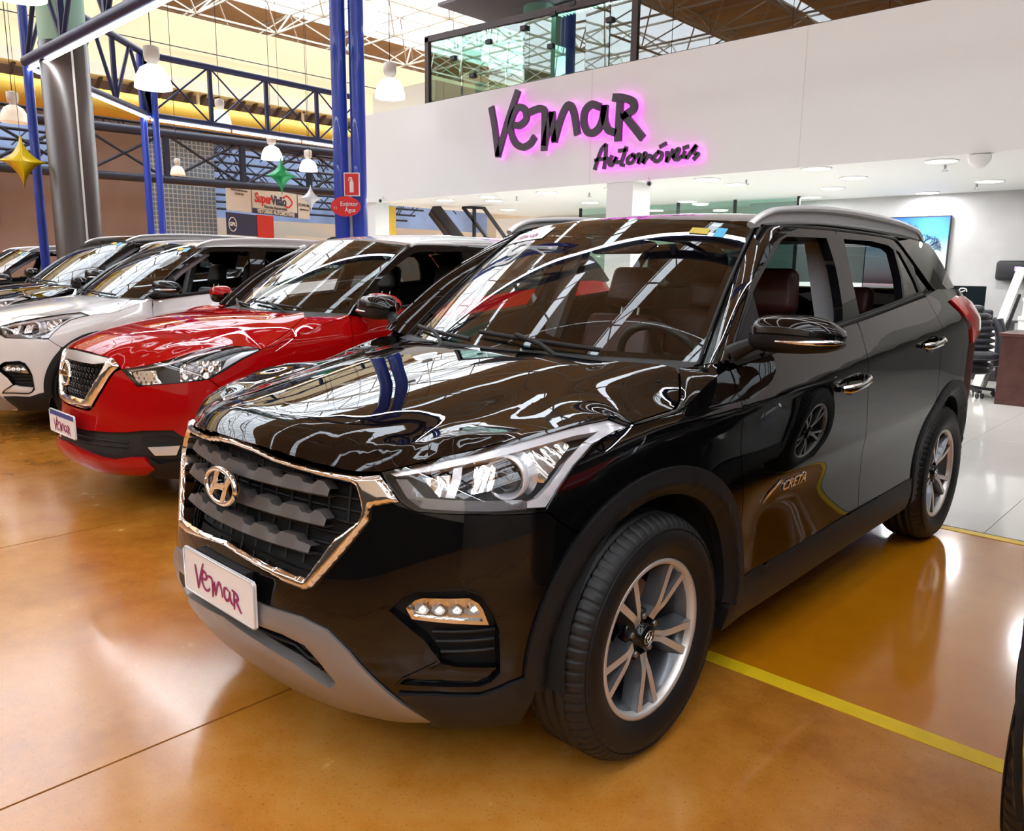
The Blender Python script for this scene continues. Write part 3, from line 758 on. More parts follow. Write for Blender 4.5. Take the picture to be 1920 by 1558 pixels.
MB().box(-11.2, -3.13, 2.86, 24, -.004, .002).build('tiled_floor', M['tile_white'], tf); MB().box(7.995, 14, 2.86, 24, -.004, .002).build('tiled_floor', M['tile_white'], tf)
structure(MB().box(.40, 1.95, .598, .668, 0, .0015).build('trim_1', M['yellow_line']))
structure(MB().box(2.05, 8, .598, .668, 0, .0015).build('trim_2', M['yellow_line']))
structure(MB().box(-11.2, 8, 2.785, 2.845, 0, .0025).build('trim_3', M['yellow_line']))
# ---------------------------------------------------------------- outer walls of the hall; unseen ones keep low sky out of the reflections
structure(MB().box(-30, 14, -14.3, -14, 0, 3.4).build('wall_back', M['back_wall'])); structure(MB().box(-30, 14, -14.3, -14, 3.4, 8.6).build('wall_back_upper', M['cream_light']))  # unseen back wall, dark below and cream above to shape car reflections
structure(MB().box(12.5, 12.8, -14, 24, 0, 8.6).build('wall_right', M['grey_dark_wall']))
structure(MB().box(-30, 14, 24, 24.3, 0, 8.6).build('wall_far', M['cream']))
structure(MB().box(-30.3, -30, -14, 24, 0, 8.6).build('wall_left', M['brown_wall']))
# ---------------------------------------------------------------- roof: sheets, glazing and space frame
ZR = 8.6
roof = structure(MB().box(-30, 14, -14.3, 24.3, ZR + .55, ZR + .56).build('ceiling', M['pane_roof']))
for a, b in ((-30, -21.5), (-12.6, -9.4), (-8.95, -5.75), (-5.3, -2.1), (-1.65, 1.55), (2.0, 5.2), (5.65, 8.85), (9.3, 14)):
    for j in range(13):
        y0 = -14 + j * 2.95; near = y0 < -1.5 and a > 1.5  # unseen near bays opened wider to let in more daylight
        for x0, x1 in (((a, a + 1.25), (b - .45, b)) if near else ((a, b),)): MB().box(x0, x1, y0, y0 + 2.93, ZR + .50, ZR + .54).build('roof_sheet', M['roof_beige'], roof)
sf = MB(); sp = 2.4; h = 1.0
gx = np.arange(-26, 11, sp); gy = np.arange(-9, 22, sp)
for i, x in enumerate(gx):
    for j, y in enumerate(gy):
        t = (x, y, ZR + .4); bt = (x + sp / 2, y + sp / 2, ZR - h + .4)
        if i < len(gx) - 1: sf.bar(t, (x + sp, y, ZR + .4), .035, 4, cap=False, smooth=False); sf.bar(bt, (x + 1.5 * sp, y + sp / 2, ZR - h + .4), .035, 4, cap=False, smooth=False)
        if j < len(gy) - 1: sf.bar(t, (x, y + sp, ZR + .4), .035, 4, cap=False, smooth=False); sf.bar(bt, (x + sp / 2, y + 1.5 * sp, ZR - h + .4), .035, 4, cap=False, smooth=False)
        for dx, dy in ((0, 0), (sp, 0), (0, sp), (sp, sp)): sf.bar(bt, (x + dx, y + dy, ZR + .4), .025, 4, cap=False, smooth=False)
o = sf.build('space_frame', M['frame_white'], roof, fix=False); o['kind'] = 'stuff'
# ---------------------------------------------------------------- trusses with light tubes
def truss(name, label, a, b, depth, n, mat, led=True, led_n=None, rc=.05, rw=.028, xbrace=False, group=None, web2=True):
    t = thing(name, label, 'truss', tuple(a), 0, group); a = np.array(a, float); b = np.array(b, float); o0 = a.copy(); D = b - a
    P = lambda s, z: tuple(a + D * s + np.array([0, 0, z]) - o0)
    MB().bar(P(0, 0), P(1, 0), rc, 10).build('bottom_chord', mat, t); MB().bar(P(0, depth), P(1, depth), rc * 1.1, 10).build('top_chord', mat, t)
    for k in range(n):
        s0, s1 = k / n, (k + 1) / n
        MB().beam(P(s0, 0), P(s0, depth), rw * 2.2, rw * 2.2).build('post', mat, t)
        if xbrace: MB().bar(P(s0, 0), P(s1, depth), rw * .6, 6).build('brace', mat, t); MB().bar(P(s0, depth), P(s1, 0), rw * .6, 6).build('brace', mat, t)
        else: MB().bar(P(s0, 0), P((s0 + s1) / 2, depth), rw, 6).build('brace', mat, t); MB().bar(P((s0 + s1) / 2, depth), P(s1, 0), rw, 6).build('brace', mat, t)
    MB().beam(P(1, 0), P(1, depth), rw * 2.2, rw * 2.2).build('post', mat, t)
    if led:
        m = led_n or max(1, int(np.linalg.norm(D) / 1.25))
        for k in range(m): MB().bar(P((k + .02) / m, -rc - .022), P((k + .98) / m, -rc - .022), .016, 8).build('light_tube', M['led'], t)
    if led:
        ln = float(np.linalg.norm(D)); ld = bpy.data.lights.new('tube_light', 'AREA'); ld.shape = 'RECTANGLE'; ld.size = ln - 1.4; ld.size_y = .05; ld.energy = 2.2 * ln; ld.color = (.95, .98, 1.0)
        l = bpy.data.objects.new('tube_light', ld); link(l, t); l.location = P(.5, -rc - .045); l.rotation_euler = (0, 0, math.atan2(D[1], D[0]))
    return t
P1, P2, P3 = (-9.63, 1.70, 3.80), (-12.0, 4.17, 3.80), (-12.15, 8.6, 3.80)
truss('canopy_truss', 'long navy truss with white light tubes crossing above the parked cars', P1, (7.0, 1.80, 3.80), .95, 13, M['navy_steel'], rc=.075)
truss('canopy_truss', 'navy truss with light tubes behind the brown film-wrapped pillar', P1, P2, .95, 3, M['navy_steel'])
truss('canopy_truss', 'navy cross-braced truss with light tubes leading to the twin blue columns', P2, P3, .95, 4, M['navy_steel'], xbrace=True)
truss('canopy_truss', 'navy truss over the front aisle', (-9.63, -4.6, 3.80), (7.0, -4.6, 3.80), .95, 13, M['navy_steel'], rc=.075)
def post(label, x, y, r, h, mat, n=1, gap=0.0, group=None):
    t = thing('steel_column', label, 'column', (x, y, 0), 0, group)
    for k in range(n):
        c = (k - (n - 1) / 2) * gap; MB().bar((c * .73, c * .68, 0), (c * .73, c * .68, h), r, 20).build('tube', mat, t)
    MB().box(-.25, .25, -.25, .25, 0, .015).build('base_plate', mat, t); return t
post('single thin blue steel post at the left edge', P1[0], P1[1], .055, 4.75, M['blue_steel'])
post('pair of thin blue posts beside the mosaic wall', P2[0], P2[1], .055, 4.75, M['blue_steel'], 2, .20)
bc = post('thick twin blue column carrying the red extinguisher signs', -7.00, 4.62, .098, 8.9, M['blue_steel'], 2, .235)
MB().box(-.02, .02, -.02, .02, 0, 3.0).build('conduit', M['sign_white'], bc)
# pillar with green top and dark film below
pl = thing('round_pillar', 'thick round pillar, mint green above and wrapped in dark brown film below', 'pillar', (-9.08, 1.95, 0))
MB().lathe([(.262, 3.95), (.262, 8.9)], 40).build('painted_shaft', M['pillar_green'], pl); MB().lathe([(.270, 0), (.270, 3.95), (.26, 3.955)], 40).build('film_wrap', M['pillar_film'], pl)
MB().box(.268, .274, -.012, .012, 0, 3.9).build('film_seam', M['sign_white'], pl)
# ---------------------------------------------------------------- clerestory side: cream wall, slats, yellow duct, background truss
structure(MB().box(-17.4, -17.2, -8, 22, 5.35, 7.05).build('wall_clerestory', M['cream']))
structure(MB().box(-17.2, -16.7, -8, 22, 5.30, 5.55).build('trim_4', M['cream_light']))
cable = thing('cable_run', 'thin dark cable strung along the cream wall', 'cable', (-17.1, -8, 6.3)); MB().bar((0, 0, 0), (0, 30, 0), .012, 5).build('cable', M['dark_truss'], cable)
sl = thing('slatted_screen', 'dark brown slatted screen under the cream wall', 'screen', (-17.6, -2, 4.9))
for k in range(64): MB().beam((.0, k * .33, .0), (.75, k * .33, .42), .05, .10).build('slat', M['slat_brown'], sl)
for k in range(8): MB().bar((.7, 1 + k * 2.8, .05), (.7, 1 + k * 2.8, .5), .04, 8).build('bracket', M['cream_light'], sl)
du = thing('air_duct', 'fat yellow duct running along under the cream wall', 'duct', (-16.6, -8, 4.72)); MB().bar((0, 0, 0), (0, 30, 0), .27, 28, cap=True).build('duct_tube', M['duct_yellow'], du)
for k in range(24): MB().lathe([(.272, 0), (.279, .02), (.272, .04)], 28, 'y', (0, .6 + k * 1.25, 0)).build('duct_ring', M['duct_yellow'], du)
truss('background_truss', 'dark truss far behind, in front of the mosaic wall', (-15.6, -1, 3.05), (-15.6, 13, 3.25), .95, 8, M['dark_truss'], led=False, xbrace=True, rc=.085, rw=.05)
ft = thing('roof_lattice', 'dark tangle of roof lattice in the far hall', 'lattice', (-21, 4, 4.4)); lm = MB(); rnd = random.Random(4)
for k in range(260):
    y = rnd.uniform(-8, 14); z = rnd.uniform(-1.3, .6); x = rnd.uniform(-2.5, 2); a = rnd.choice((-1, 1)); lm.bar((x, y, z), (x + rnd.uniform(-.4, .4), y + a * .6, z + .6), .022, 4, cap=False)
for k in range(10): lm.bar((-2.5 + k * .5, -8, -1.2 + .18 * k), (-2.5 + k * .5, 15, -1.2 + .18 * k), .04, 5)
o = lm.build('lattice_bars', M['dark_truss'], ft, fix=False); o['kind'] = 'stuff'
structure(MB().box(-24.2, -24, -10, 24, 0, 5.2).build('wall_distant', pmat('blue_lit_wall', (.22, .30, .48), .8, noise=(.6, .3))))  # blue light of the far hall put into the wall colour
structure(MB().box(-18.2, -18, -10, 4.9, 0, 3.35).build('wall_brown', M['brown_wall'])); structure(MB().box(-18.2, -18, 4.9, 6.6, 0, 4.4).build('wall_brown_tall', M['brown_wall']))
structure(MB().box(-18.2, -17.98, 6.6, 8.25, 0, 4.45).build('wall_mosaic', M['mosaic']))
structure(MB().box(-20.4, -20.2, 8.2, 20, 0, 2.7).build('wall_shop', M['sign_cream']))
# ---------------------------------------------------------------- banners of the far shops
def quad(name, P, mat, parent=None, th=.02):
    P = [np.array(q, float) for q in P]; n = np.cross(P[1] - P[0], P[3] - P[0]); n /= np.linalg.norm(n)
    return MB().add([*P, *[q - n * th for q in P]], [(0, 1, 2, 3), (7, 6, 5, 4), (0, 4, 5, 1), (1, 5, 6, 2), (2, 6, 7, 3), (3, 7, 4, 0)]).build(name, mat, parent)
def board(name, label, cat, org, ux, w, h, mat, back=.03):
    """flat sign board: origin bottom-left, ux across; returns (thing, rotation) whose local x runs across, z up, -y out"""
    rz = math.atan2(ux[1], ux[0]); t = thing(name, label, cat, org, rz); MB().box(0, w, 0, back, 0, h).build('panel', mat, t); return t
TX = lambda t, s, size, x, z, mat, **k: text_mesh('lettering', s, size, .003, mat, t, (x, -.008, z), (math.pi / 2, 0, 0), **k)
sv = board('shop_banner', 'white vehicle inspection banner reading Super Visão with navy strip', 'sign', (-17.3, 8.2, 2.72), (-1.7, 3.6), 3.75, .66, M['sign_cream'])
for x in (1.0, 3.12): MB().box(x - .008, x + .008, -.01, 0, 0, .66).build('board_joint', M['sign_navy'], sv)
TX(sv, 'Super', .34, 1.50, .40, M['sign_red'], bold=.012, sx=.95, shear=.1); TX(sv, 'Visão', .34, 2.22, .39, M['sign_navy'], bold=.010, sx=.95)
rg = MB(); ribbon(rg, [(2.42, .50), (2.62, .56), (2.86, .41), (2.66, .26), (2.48, .30)], .05, -.010, -.006, fr=lambda a, b, d: (a, d, b)); rg.build('eye_swoosh', M['sign_red'], sv)
TX(sv, 'Vistorias Automotivas', .12, 2.05, .20, M['ink_dark'], shear=.2); MB().box(1.03, 3.10, -.008, 0, 0, .135).build('navy_strip', M['sign_navy'], sv); text_mesh('lettering', 'VISTORIAS AUTOMOTIVAS', .145, .003, M['sign_white'], sv, (2.07, -.014, .068), (math.pi / 2, 0, 0), bold=.006, sx=1.0)
TX(sv, '(11) 4476-3486', .12, 3.46, .38, M['ink_dark'], sx=.8); TX(sv, 'supervisao.com', .09, 3.46, .26, M['ink_dark'], sx=.8); TX(sv, 'EMPRESA CREDENCIADA', .06, .5, .52, M['ink_dark']); TX(sv, 'DE VISTORIA', .06, .5, .43, M['ink_dark'])
gk = board('shop_banner', 'navy banner with round white monogram and red end below the inspection sign', 'sign', (-17.25, 8.15, 2.12), (-1.7, 3.6), 1.95, .55, M['sign_navy'])
MB().box(1.22, 1.95, -.012, 0, -.02, .57).build('red_end', M['sign_red'], gk)
MB().tube([(.20 + .15 * math.cos(t), -.01, .26 + .17 * math.sin(t)) for t in np.linspace(0, 2 * math.pi, 25)[:-1]], .012, 6, closed=True).build('monogram_ring', M['sign_white'], gk); TX(gk, 'GPK', .13, .20, .26, M['sign_white'], bold=.004)
mm = board('shop_banner', 'black dent-repair banner with white car outline and orange script', 'sign', (-17.9, -1.05, 2.18), (0, 1), 4.4, 1.12, M['sign_black'])
for st in ([(.2, .62), (1.2, .86), (2.3, 1.0), (3.1, .84), (3.5, .66)], [(1.9, .70), (2.6, .62), (3.9, .58)], [(2.2, .55), (3.0, .50), (3.7, .48)], [(1.0, .40), (1.35, .60), (1.8, .58), (2.0, .42)], [(3.5, .36), (3.8, .50), (4.15, .52)]):
    rb = MB(); ribbon(rb, st, .075, -.012, -.004, fr=lambda a, b, d: (a, d, b), taper=[.2, 1, 1, .2]); rb.build('car_outline', M['sign_white'], mm)
TX(mm, 'Maximus  Martelinho', .40, 2.15, .26, M['sign_orange'], shear=.3, bold=.012, sx=1.05); TX(mm, 'WWW.MAXIMUSMARTELINHO.COM.BR', .15, 2.6, .085, M['sign_white'], bold=.003, sx=1.0)
sc = board('shop_counter', 'pale perforated counter front under the inspection banner', 'counter', (-19.0, 10.8, 0), (-1.7, 3.6), 2.6, 2.25, M['sign_cream'])
for k in range(26): MB().box(.05 + k * .1, .10 + k * .1, -.01, 0, 1.85, 1.9).build('slot', M['slat_brown'], sc)
# ---------------------------------------------------------------- hanging bay lamps
def bay_lamp(label, x, y, z, r=.23, mat='bay_dome', ztop=7.6):
    t = thing('bay_lamp', label, 'lamp', (x, y, z), 0, 'bell-shaped hall lamps'); s = r / .23
    MB().lathe([(.23 * s, 0), (.225 * s, .05 * s), (.20 * s, .15 * s), (.15 * s, .24 * s), (.075 * s, .285 * s), (.03 * s, .29 * s)], 32).build('dome', M[mat], t)
    MB().lathe([(.001, .03 * s), (.19 * s, .03 * s)], 24).build('diffuser', M[mat], t)
    MB().lathe([(.06 * s, .285 * s), (.06 * s, .32 * s), (.085 * s, .33 * s), (.10 * s, .40 * s), (.095 * s, .50 * s), (.04 * s, .52 * s)], 12).build('ballast', M['lamp_case'], t)
    MB().bar((0, 0, .5 * s), (0, 0, ztop - z), .006, 5).build('suspension', M['dark_truss'], t); return t
bay_lamp('bell lamp hanging left of the twin blue column, beside the pillar', -8.86, 2.92, 3.58)
bay_lamp('bell lamp hanging in front of the white fascia corner', -8.25, 6.28, 3.90)
bay_lamp('large bell lamp cut off at the top left corner', -7.62, 1.08, 3.98, .26)
bay_lamp('bell lamp half hidden behind the thick blue column', -8.35, 5.88, 4.86, .27)
bay_lamp('bell lamp hanging just above the green star', -14.3, 7.75, 3.64)
bay_lamp('bell lamp partly behind the braced truss and its tubes', -12.9, 5.88, 3.98, .20)
bay_lamp('small bell lamp right of the green star', -14.6, 8.85, 3.52, .21)
bay_lamp('unlit tan bell lamp behind the left blue post', -11.6, 2.05, 3.35, .19, 'bay_dome_off_glow')
bay_lamp('small unlit tan bell lamp in front of the mosaic wall', -15.0, 5.95, 3.20, .15, 'bay_dome_off_glow')
# ---------------------------------------------------------------- foil stars
def star(label, x, y, z, r, mat, rz, zs=7.62):
    t = []; n = 8; 
    for k in range(64):
        a = 2 * math.pi * k / 64; rr = r / (abs(math.cos(a)) ** .62 + abs(math.sin(a)) ** .62) ** 1.62; t.append((rr * math.cos(a), rr * math.sin(a) * 1.2))
    V = [(0, -.28 * r, 0), (0, .28 * r, 0)] + [(a, 0, b) for a, b in t]
    mb = MB(); mid = [(a * .45, -.15 * r * (1 - (math.hypot(a, b) / r) * .5), b * .45) for a, b in t]; mid2 = [(a, -y_, b) for a, y_, b in mid]
    V += mid + mid2; F = []
    for k in range(64):
        j = (k + 1) % 64; F += [(0, 66 + k, 66 + j), (66 + k, 2 + k, 2 + j, 66 + j), (1, 130 + j, 130 + k), (130 + j, 2 + j, 2 + k, 130 + k)]
    mb.add(V, F, 0, True); o = thing('foil_star', label, 'balloon', (x, y, z), rz, 'foil star balloons'); mb.build('star_body', M[mat], o); MB().bar((0, 0, r), (0, 0, zs - z), .003, 5).build('string', M['dark_truss'], o)
    return o
star('yellow four-pointed foil star hanging at the left edge', -9.2, 1.42, 2.55, .27, 'foil_yellow', 1.30)
star('green foil star hanging beside the inspection banner', -9.15, 4.89, 2.69, .24, 'foil_green', 1.03); star('small white foil star in front of the inspection banner', -9.6, 5.68, 2.44, .19, 'foil_white', 1.0)
# ---------------------------------------------------------------- extinguisher signs, hose
ex = board('extinguisher_sign', 'red square sign with white extinguisher pictogram on the blue column', 'sign', (-6.86, 4.42, 2.24), (.73, .68), .20, .29, M['sign_white'])
MB().box(.012, .188, -.006, 0, .012, .278).build('red_field', M['sign_red'], ex)
e = MB(); e.prism([(.075, .045), (.125, .045), (.125, .17), (.115, .19), (.085, .19), (.075, .17)], -.012, -.006, 'xz'); e.prism([(.09, .19), (.11, .19), (.11, .215), (.09, .215)], -.012, -.006, 'xz'); ribbon(e, [(.10, .225), (.075, .225), (.065, .19)], .012, -.012, -.006, fr=lambda a, b, d: (a, d, b)); e.build('pictogram', M['sign_cream'], ex)
ov = thing('extinguisher_sign', 'red oval sign reading Extintor Água on the blue column', 'sign', (-6.75, 4.36, 2.10), math.atan2(.68, .73))
MB().prism([(.19 * math.cos(t), .125 * math.sin(t)) for t in np.linspace(0, 2 * math.pi, 33)[:-1]], 0, .012, 'xz').build('panel', M['sign_red'], ov)
for s, x, z, sz in (('Extintor', .045, .03, .075), ('Água', .06, -.045, .075)): text_mesh('lettering', s, sz, .002, M['sign_white'], ov, (x, -.006, z), (math.pi / 2, 0, 0), sx=.9)
text_mesh('lettering', '11', .05, .002, M['sign_white'], ov, (-.13, -.006, -.02), (math.pi / 2, 0, 0))
fe = thing('fire_extinguisher', 'red fire extinguisher with black hose at the foot of the blue column', 'extinguisher', (-6.86, 4.40, 1.05))
MB().lathe([(.001, 0), (.075, .0), (.08, .02), (.08, .42), (.06, .48), (.025, .51), (.025, .54)], 24).build('cylinder', M['sign_red'], fe); MB().box(-.03, .03, -.09, .05, .54, .575).build('handle', M['sign_red'], fe)
MB().tube(smooth_line([(0, 0, .55), (-.10, -.05, .66), (-.22, -.12, .62), (-.26, -.14, .45), (-.20, -.1, .28)], 6), .013, 8).build('hose', M['rubber'], fe); MB().box(-.1, .1, .07, .085, .05, .45).build('bracket', M['steel'], fe)
# ---------------------------------------------------------------- showroom: fascia, ceiling, walls
ZC = 2.47
fas = structure(MB().box(-10.02, 8, 7.0, 7.28, ZC, 3.93).build('wall_fascia', M['white_wall']))
for x in (-4.9, -2.0, 1.0): MB().box(x - .003, x + .003, 6.996, 7.0, ZC, 3.93).build('panel_joint', M['sign_cream'], fas)
structure(MB().box(-10.02, 8, 7.28, 24, ZC, ZC + .08).build('ceiling_showroom', M['white_wall']))
structure(MB().box(-4.6, .9, 11.0, 11.2, 0, ZC).build('wall_grey', M['grey_wall'])); structure(MB().box(-11.2, -4.6, 11.6, 11.8, 0, ZC).build('wall_beige', M['beige_wall'])); structure(MB().box(.9, 8, 10.2, 10.4, 0, ZC).build('wall_stair', M['grey_dark_wall']))
structure(MB().box(-4.62, -4.20, 7.02, 7.42, 0, ZC).build('trim_5', M['white_wall'])); structure(MB().box(-10.0, -9.7, 7.05, 7.35, 0, ZC).build('trim_6', M['white_wall'])); structure(MB().box(-10.5, -10.2, 7.6, 7.9, 0, ZC).build('trim_7', M['duct_yellow']))
structure(MB().box(-10.02, 8, 7.28, 12, 3.85, 3.93).build('floor_office', M['slat_brown']))
# side ledge left of the office glazing
structure(MB().box(-10.02, -8.35, 7.28, 9.0, 3.93, 4.35).build('trim_8', M['cream_light']))
# downlights
_pix = lambda q: (np.array([q[0], q[1], ZC]) - np.array([1.968, -1.7401, 1.3312])) @ _r / ((np.array([q[0], q[1], ZC]) - np.array([1.968, -1.7401, 1.3312])) @ _f)
ORD = ['first', 'second', 'third', 'fourth', 'fifth', 'sixth', 'seventh', 'eighth', 'ninth', 'tenth', 'eleventh', 'twelfth', 'thirteenth', 'fourteenth', 'fifteenth', 'sixteenth', 'seventeenth', 'eighteenth', 'nineteenth', 'twentieth']
def downlight(x, y, ordn, power=9.0):
    t = thing('downlight', 'round ceiling downlight, ' + ordn + ' from the right among the showroom lights', 'light', (x, y, ZC), 0, 'showroom ceiling downlights')
    MB().lathe([(.001, -.010), (.145, -.010), (.15, -.006)], 28).build('diffuser', M['led_warm'], t); MB().lathe([(.15, -.012), (.165, -.010), (.165, 0)], 28).build('rim', M['white_wall'], t)
    ld = bpy.data.lights.new('downlight_beam', 'AREA'); ld.shape = 'DISK'; ld.size = .26; ld.energy = power; ld.color = (1.0, .985, .96)
    l = bpy.data.objects.new('downlight_beam', ld); link(l, t); l.location = (0, 0, -.03)
for k, (x, y) in enumerate(sorted(((-.65, 7.34), (-.73, 9.62), (-1.86, 7.16), (-1.87, 8.26), (-3.32, 8.09), (-2.55, 9.31), (-3.32, 7.35), (-1.75, 10.7), (-3.3, 10.4), (-6.05, 7.45), (-7.25, 7.42), (-8.3, 7.45), (-7.7, 8.0), (-6.6, 9.2), (-5.6, 8.6), (-5.2, 10.0), (.6, 7.6), (-8.9, 9.6), (-4.9, 7.6)), key=lambda q: -_pix(q))): downlight(x, y, ORD[k])
for i, (x, y) in enumerate(((-.72, 7.75), (-.95, 9.95), (-3.0, 7.75), (-5.6, 7.9), (-6.9, 7.7))):
    t = thing('sprinkler', 'small grey ceiling sprinkler head, ' + ORD[i] + ' from the right', 'sprinkler', (x, y, ZC), 0, 'showroom sprinklers'); MB().bar((0, 0, 0), (0, 0, -.05), .012, 8).build('stem', M['steel'], t); MB().lathe([(.001, -.06), (.035, -.06), (.035, -.055)], 10).build('deflector', M['steel'], t)
def cctv(label, x, y, z, dome=False):
    t = thing('security_camera', label, 'camera', (x, y, z))
    if dome: MB().lathe([(.10, 0), (.10, -.03), (.085, -.07), (.05, -.11), (.001, -.125)], 20).build('dome', M['sign_white'], t)
    else: MB().bar((0, 0, -.06), (.10, -.13, -.10), .035, 14).build('barrel', M['sign_white'], t); MB().bar((.10, -.13, -.10), (.108, -.14, -.103), .024, 12).build('lens', M['ink_dark'], t)
    MB().bar((0, 0, 0), (0, 0, -.06), .016, 8).build('mount', M['sign_white'], t)
cctv('white bullet camera under the fascia beside the white column', -3.92, 6.95, 2.50); cctv('white bullet camera under the far left end of the fascia', -9.35, 6.95, 2.56); cctv('white dome camera under the right end of the fascia', -.22, 7.02, 2.45, True)
# fascia lettering with magenta halo
def letter_sign(name, label, strokes, w, dep):
    t = thing(name, label, 'sign', (-5.4, 6.93, 2.95)); f = lambda a, b, d: (a + 5.4, d, b - 2.95)
    for k, L in strokes.items():
        mb = MB(); hb = MB()
        for st in L: ribbon(mb, st, w, -.045, -.045 + dep, fr=f, n=6); ribbon(hb, st, w * .55, .008, .030, fr=f, n=4)
        o = mb.build('letter', M['purple_letter'], t); hb.build('halo_light', M['halo'], o)
    return t
letter_sign('dealer_sign', 'large purple handwritten letters Vemar with magenta glow on the fascia', SIGN_NAME, .098, .045); letter_sign('dealer_sign', 'smaller purple script Automóveis with magenta glow on the fascia', SIGN_TRADE, .046, .035)
# ---------------------------------------------------------------- glazed office above the fascia
og = thing('office_glazing', 'brown framed green glass front of the upstairs office', 'glazing', (-8.35, 7.1, 3.93))
X0 = 0; zt = lambda x: 1.0 - .0 * x
for x in (0.0, 4.02, 8.2): MB().box(x - .045, x + .045, 0, .08, 0, 1.55 if x else 1.02).build('mullion', M['brown_frame'], og)
MB().beam((-.045, .04, 1.0), (4.05, .04, .86), .08, .09).build('head_rail', M['brown_frame'], og); MB().beam((4.05, .04, 1.5), (14, .04, 1.5), .08, .09).build('head_rail', M['brown_frame'], og); MB().beam((0, .04, .02), (14, .04, .02), .06, .04).build('sill_rail', M['brown_frame'], og)
cuts = [0.04, .78, 1.40, 2.10, 2.62, 3.20, 3.62, 3.98]
for i, (a, b) in enumerate(zip(cuts[:-1], cuts[1:])):
    ang = (.0, .02, -.015, .01, -.02, .015, 0)[i]
    quad('pane', [(a + .004, .03 + ang, .04), (b - .004, .03 - ang, .04), (b - .004, .03 - ang, .97 - .035 * b), (a + .004, .03 + ang, .97 - .035 * a)], M['office_glass'], og, .006)
for a, b in zip(np.arange(4.07, 13, 1.02), np.arange(5.09, 14, 1.02)): quad('pane', [(a + .004, .03, .04), (b - .004, .035, .04), (b - .004, .035, 1.46), (a + .004, .03, 1.46)], M['office_glass_dark'], og, .006)
for x, z in ((.62, .62), (1.05, .30), (1.40, .72), (2.10, .78), (2.62, .45), (2.66, .86), (3.0, .92), (3.62, .60), (3.9, .90)): MB().box(x - .05, x + .05, -.012, .05, z - .03, z + .03).build('clamp', M['ink_dark'], og)
structure(MB().box(-8.3, 8, 10.5, 10.6, 3.93, 5.6).build('wall_office', M['sign_black'])); structure(MB().box(-8.3, 8, 7.3, 10.6, 5.45, 5.5).build('ceiling_office', pmat('office_ceiling', (.30, .29, .34), .8)))
tc_ = thing('office_column', 'teal round column behind the office glass', 'pillar', (-7.1, 8.4, 3.93)); MB().lathe([(.26, 0), (.26, 1.52)], 28).build('shaft', M['teal_column'], tc_)
for lab, x, y in (('louvred strip light behind the left office panes', -6.3, 8.6), ('louvred strip light behind the middle office panes', -4.7, 9.0), ('louvred strip light at the right office panes', -4.2, 7.9)):
    t = thing('strip_light', lab, 'light', (x, y, 5.35)); MB().box(-.6, .6, -.13, .13, .03, .08).build('tray', M['sign_white'], t); MB().box(-.58, .58, -.11, .11, .0, .03).build('tube', M['office_light'], t)
    for k in range(18): MB().box(-.58 + k * .068, -.572 + k * .068, -.12, .12, -.03, 0).build('louvre', M['sign_white'], t)
# ---------------------------------------------------------------- showroom furniture
pt = thing('wall_painting', 'canvas picture of a bare tree under a blue sky fading to pink', 'picture', (-2.62, 10.95, .78))
def sky_mat():
    m, N, L = _nt('painted_sky'); b = N['Principled BSDF']; tc = N.new('ShaderNodeTexCoord'); sp = N.new('ShaderNodeSeparateXYZ'); L.new(tc.outputs['Object'], sp.inputs[0]); cr = N.new('ShaderNodeValToRGB'); dv = N.new('ShaderNodeMath'); dv.operation = 'DIVIDE'; dv.inputs[1].default_value = 1.36; L.new(sp.outputs['Z'], dv.inputs[0]); L.new(dv.outputs[0], cr.inputs[0])
    E = cr.color_ramp.elements; E[0].position = 0; E[0].color = (.03, .05, .06, 1); E[1].position = 1; E[1].color = (.02, .13, .65, 1)
    for p_, c in ((.25, (.05, .08, .09)), (.33, (.35, .20, .24)), (.42, (.62, .50, .56)), (.60, (.62, .74, .84)), (.80, (.10, .42, .82))): q = E.new(p_); q.color = (*c, 1)
    L.new(cr.outputs[0], b.inputs['Base Color']); b.inputs['Roughness'].default_value = .5; return m
MB().box(0, 1.13, 0, .035, 0, 1.37).build('canvas', sky_mat(), pt); MB().box(-.012, 0, -.004, .04, -.01, 1.38).build('frame_edge', M['ink_dark'], pt); MB().box(1.13, 1.142, -.004, .04, -.01, 1.38).build('frame_edge', M['ink_dark'], pt); MB().box(-.012, 1.142, -.004, .04, 1.37, 1.382).build('frame_edge', M['ink_dark'], pt)
tr_ = MB(); rnd = random.Random(9)
def branch(x, z, a, l, w, d):
    x2, z2 = x + l * math.sin(a), z + l * math.cos(a); ribbon(tr_, [(x, z), (x2, z2)], w, -.004, -.001, fr=lambda p_, q_, h_: (p_, h_, q_), smooth=False)
    if d:
        for k in range(3): branch(x2, z2, a + rnd.uniform(-.75, .75), l * rnd.uniform(.68, .85), w * .62, d - 1)
branch(.66, .60, 0, .185, .036, 5); tr_.build('painted_tree', pmat('tree_ink', (.045, .06, .12), .6), pt, fix=False)
dk = thing('desk', 'dark brown desk at the right edge of the showroom', 'desk', (.0, 7.72, 0))
MB().box(-.03, 1.5, -.03, .72, .715, .745).build('desk_top', M['wood_dark'], dk, bevel=.004); MB().box(0, 1.45, 0, .03, .0, .715).build('modesty_panel', M['wood_dark'], dk); MB().box(0, .03, .03, .68, 0, .715).build('side_panel', M['wood_dark'], dk); MB().box(1.42, 1.45, .03, .68, 0, .715).build('side_panel', M['wood_dark'], dk)
pp = MB().box(0, .21, 0, .15, 0, .004).build('paper_sheet', M['sign_white'], None, (.28, 7.78, .745), (0, 0, .3)); tag(pp, 'white sheet of paper on the brown desk', 'paper')
d2 = thing('desk', 'black desk with drawers carrying the monitor', 'desk', (-1.75, 9.75, 0))
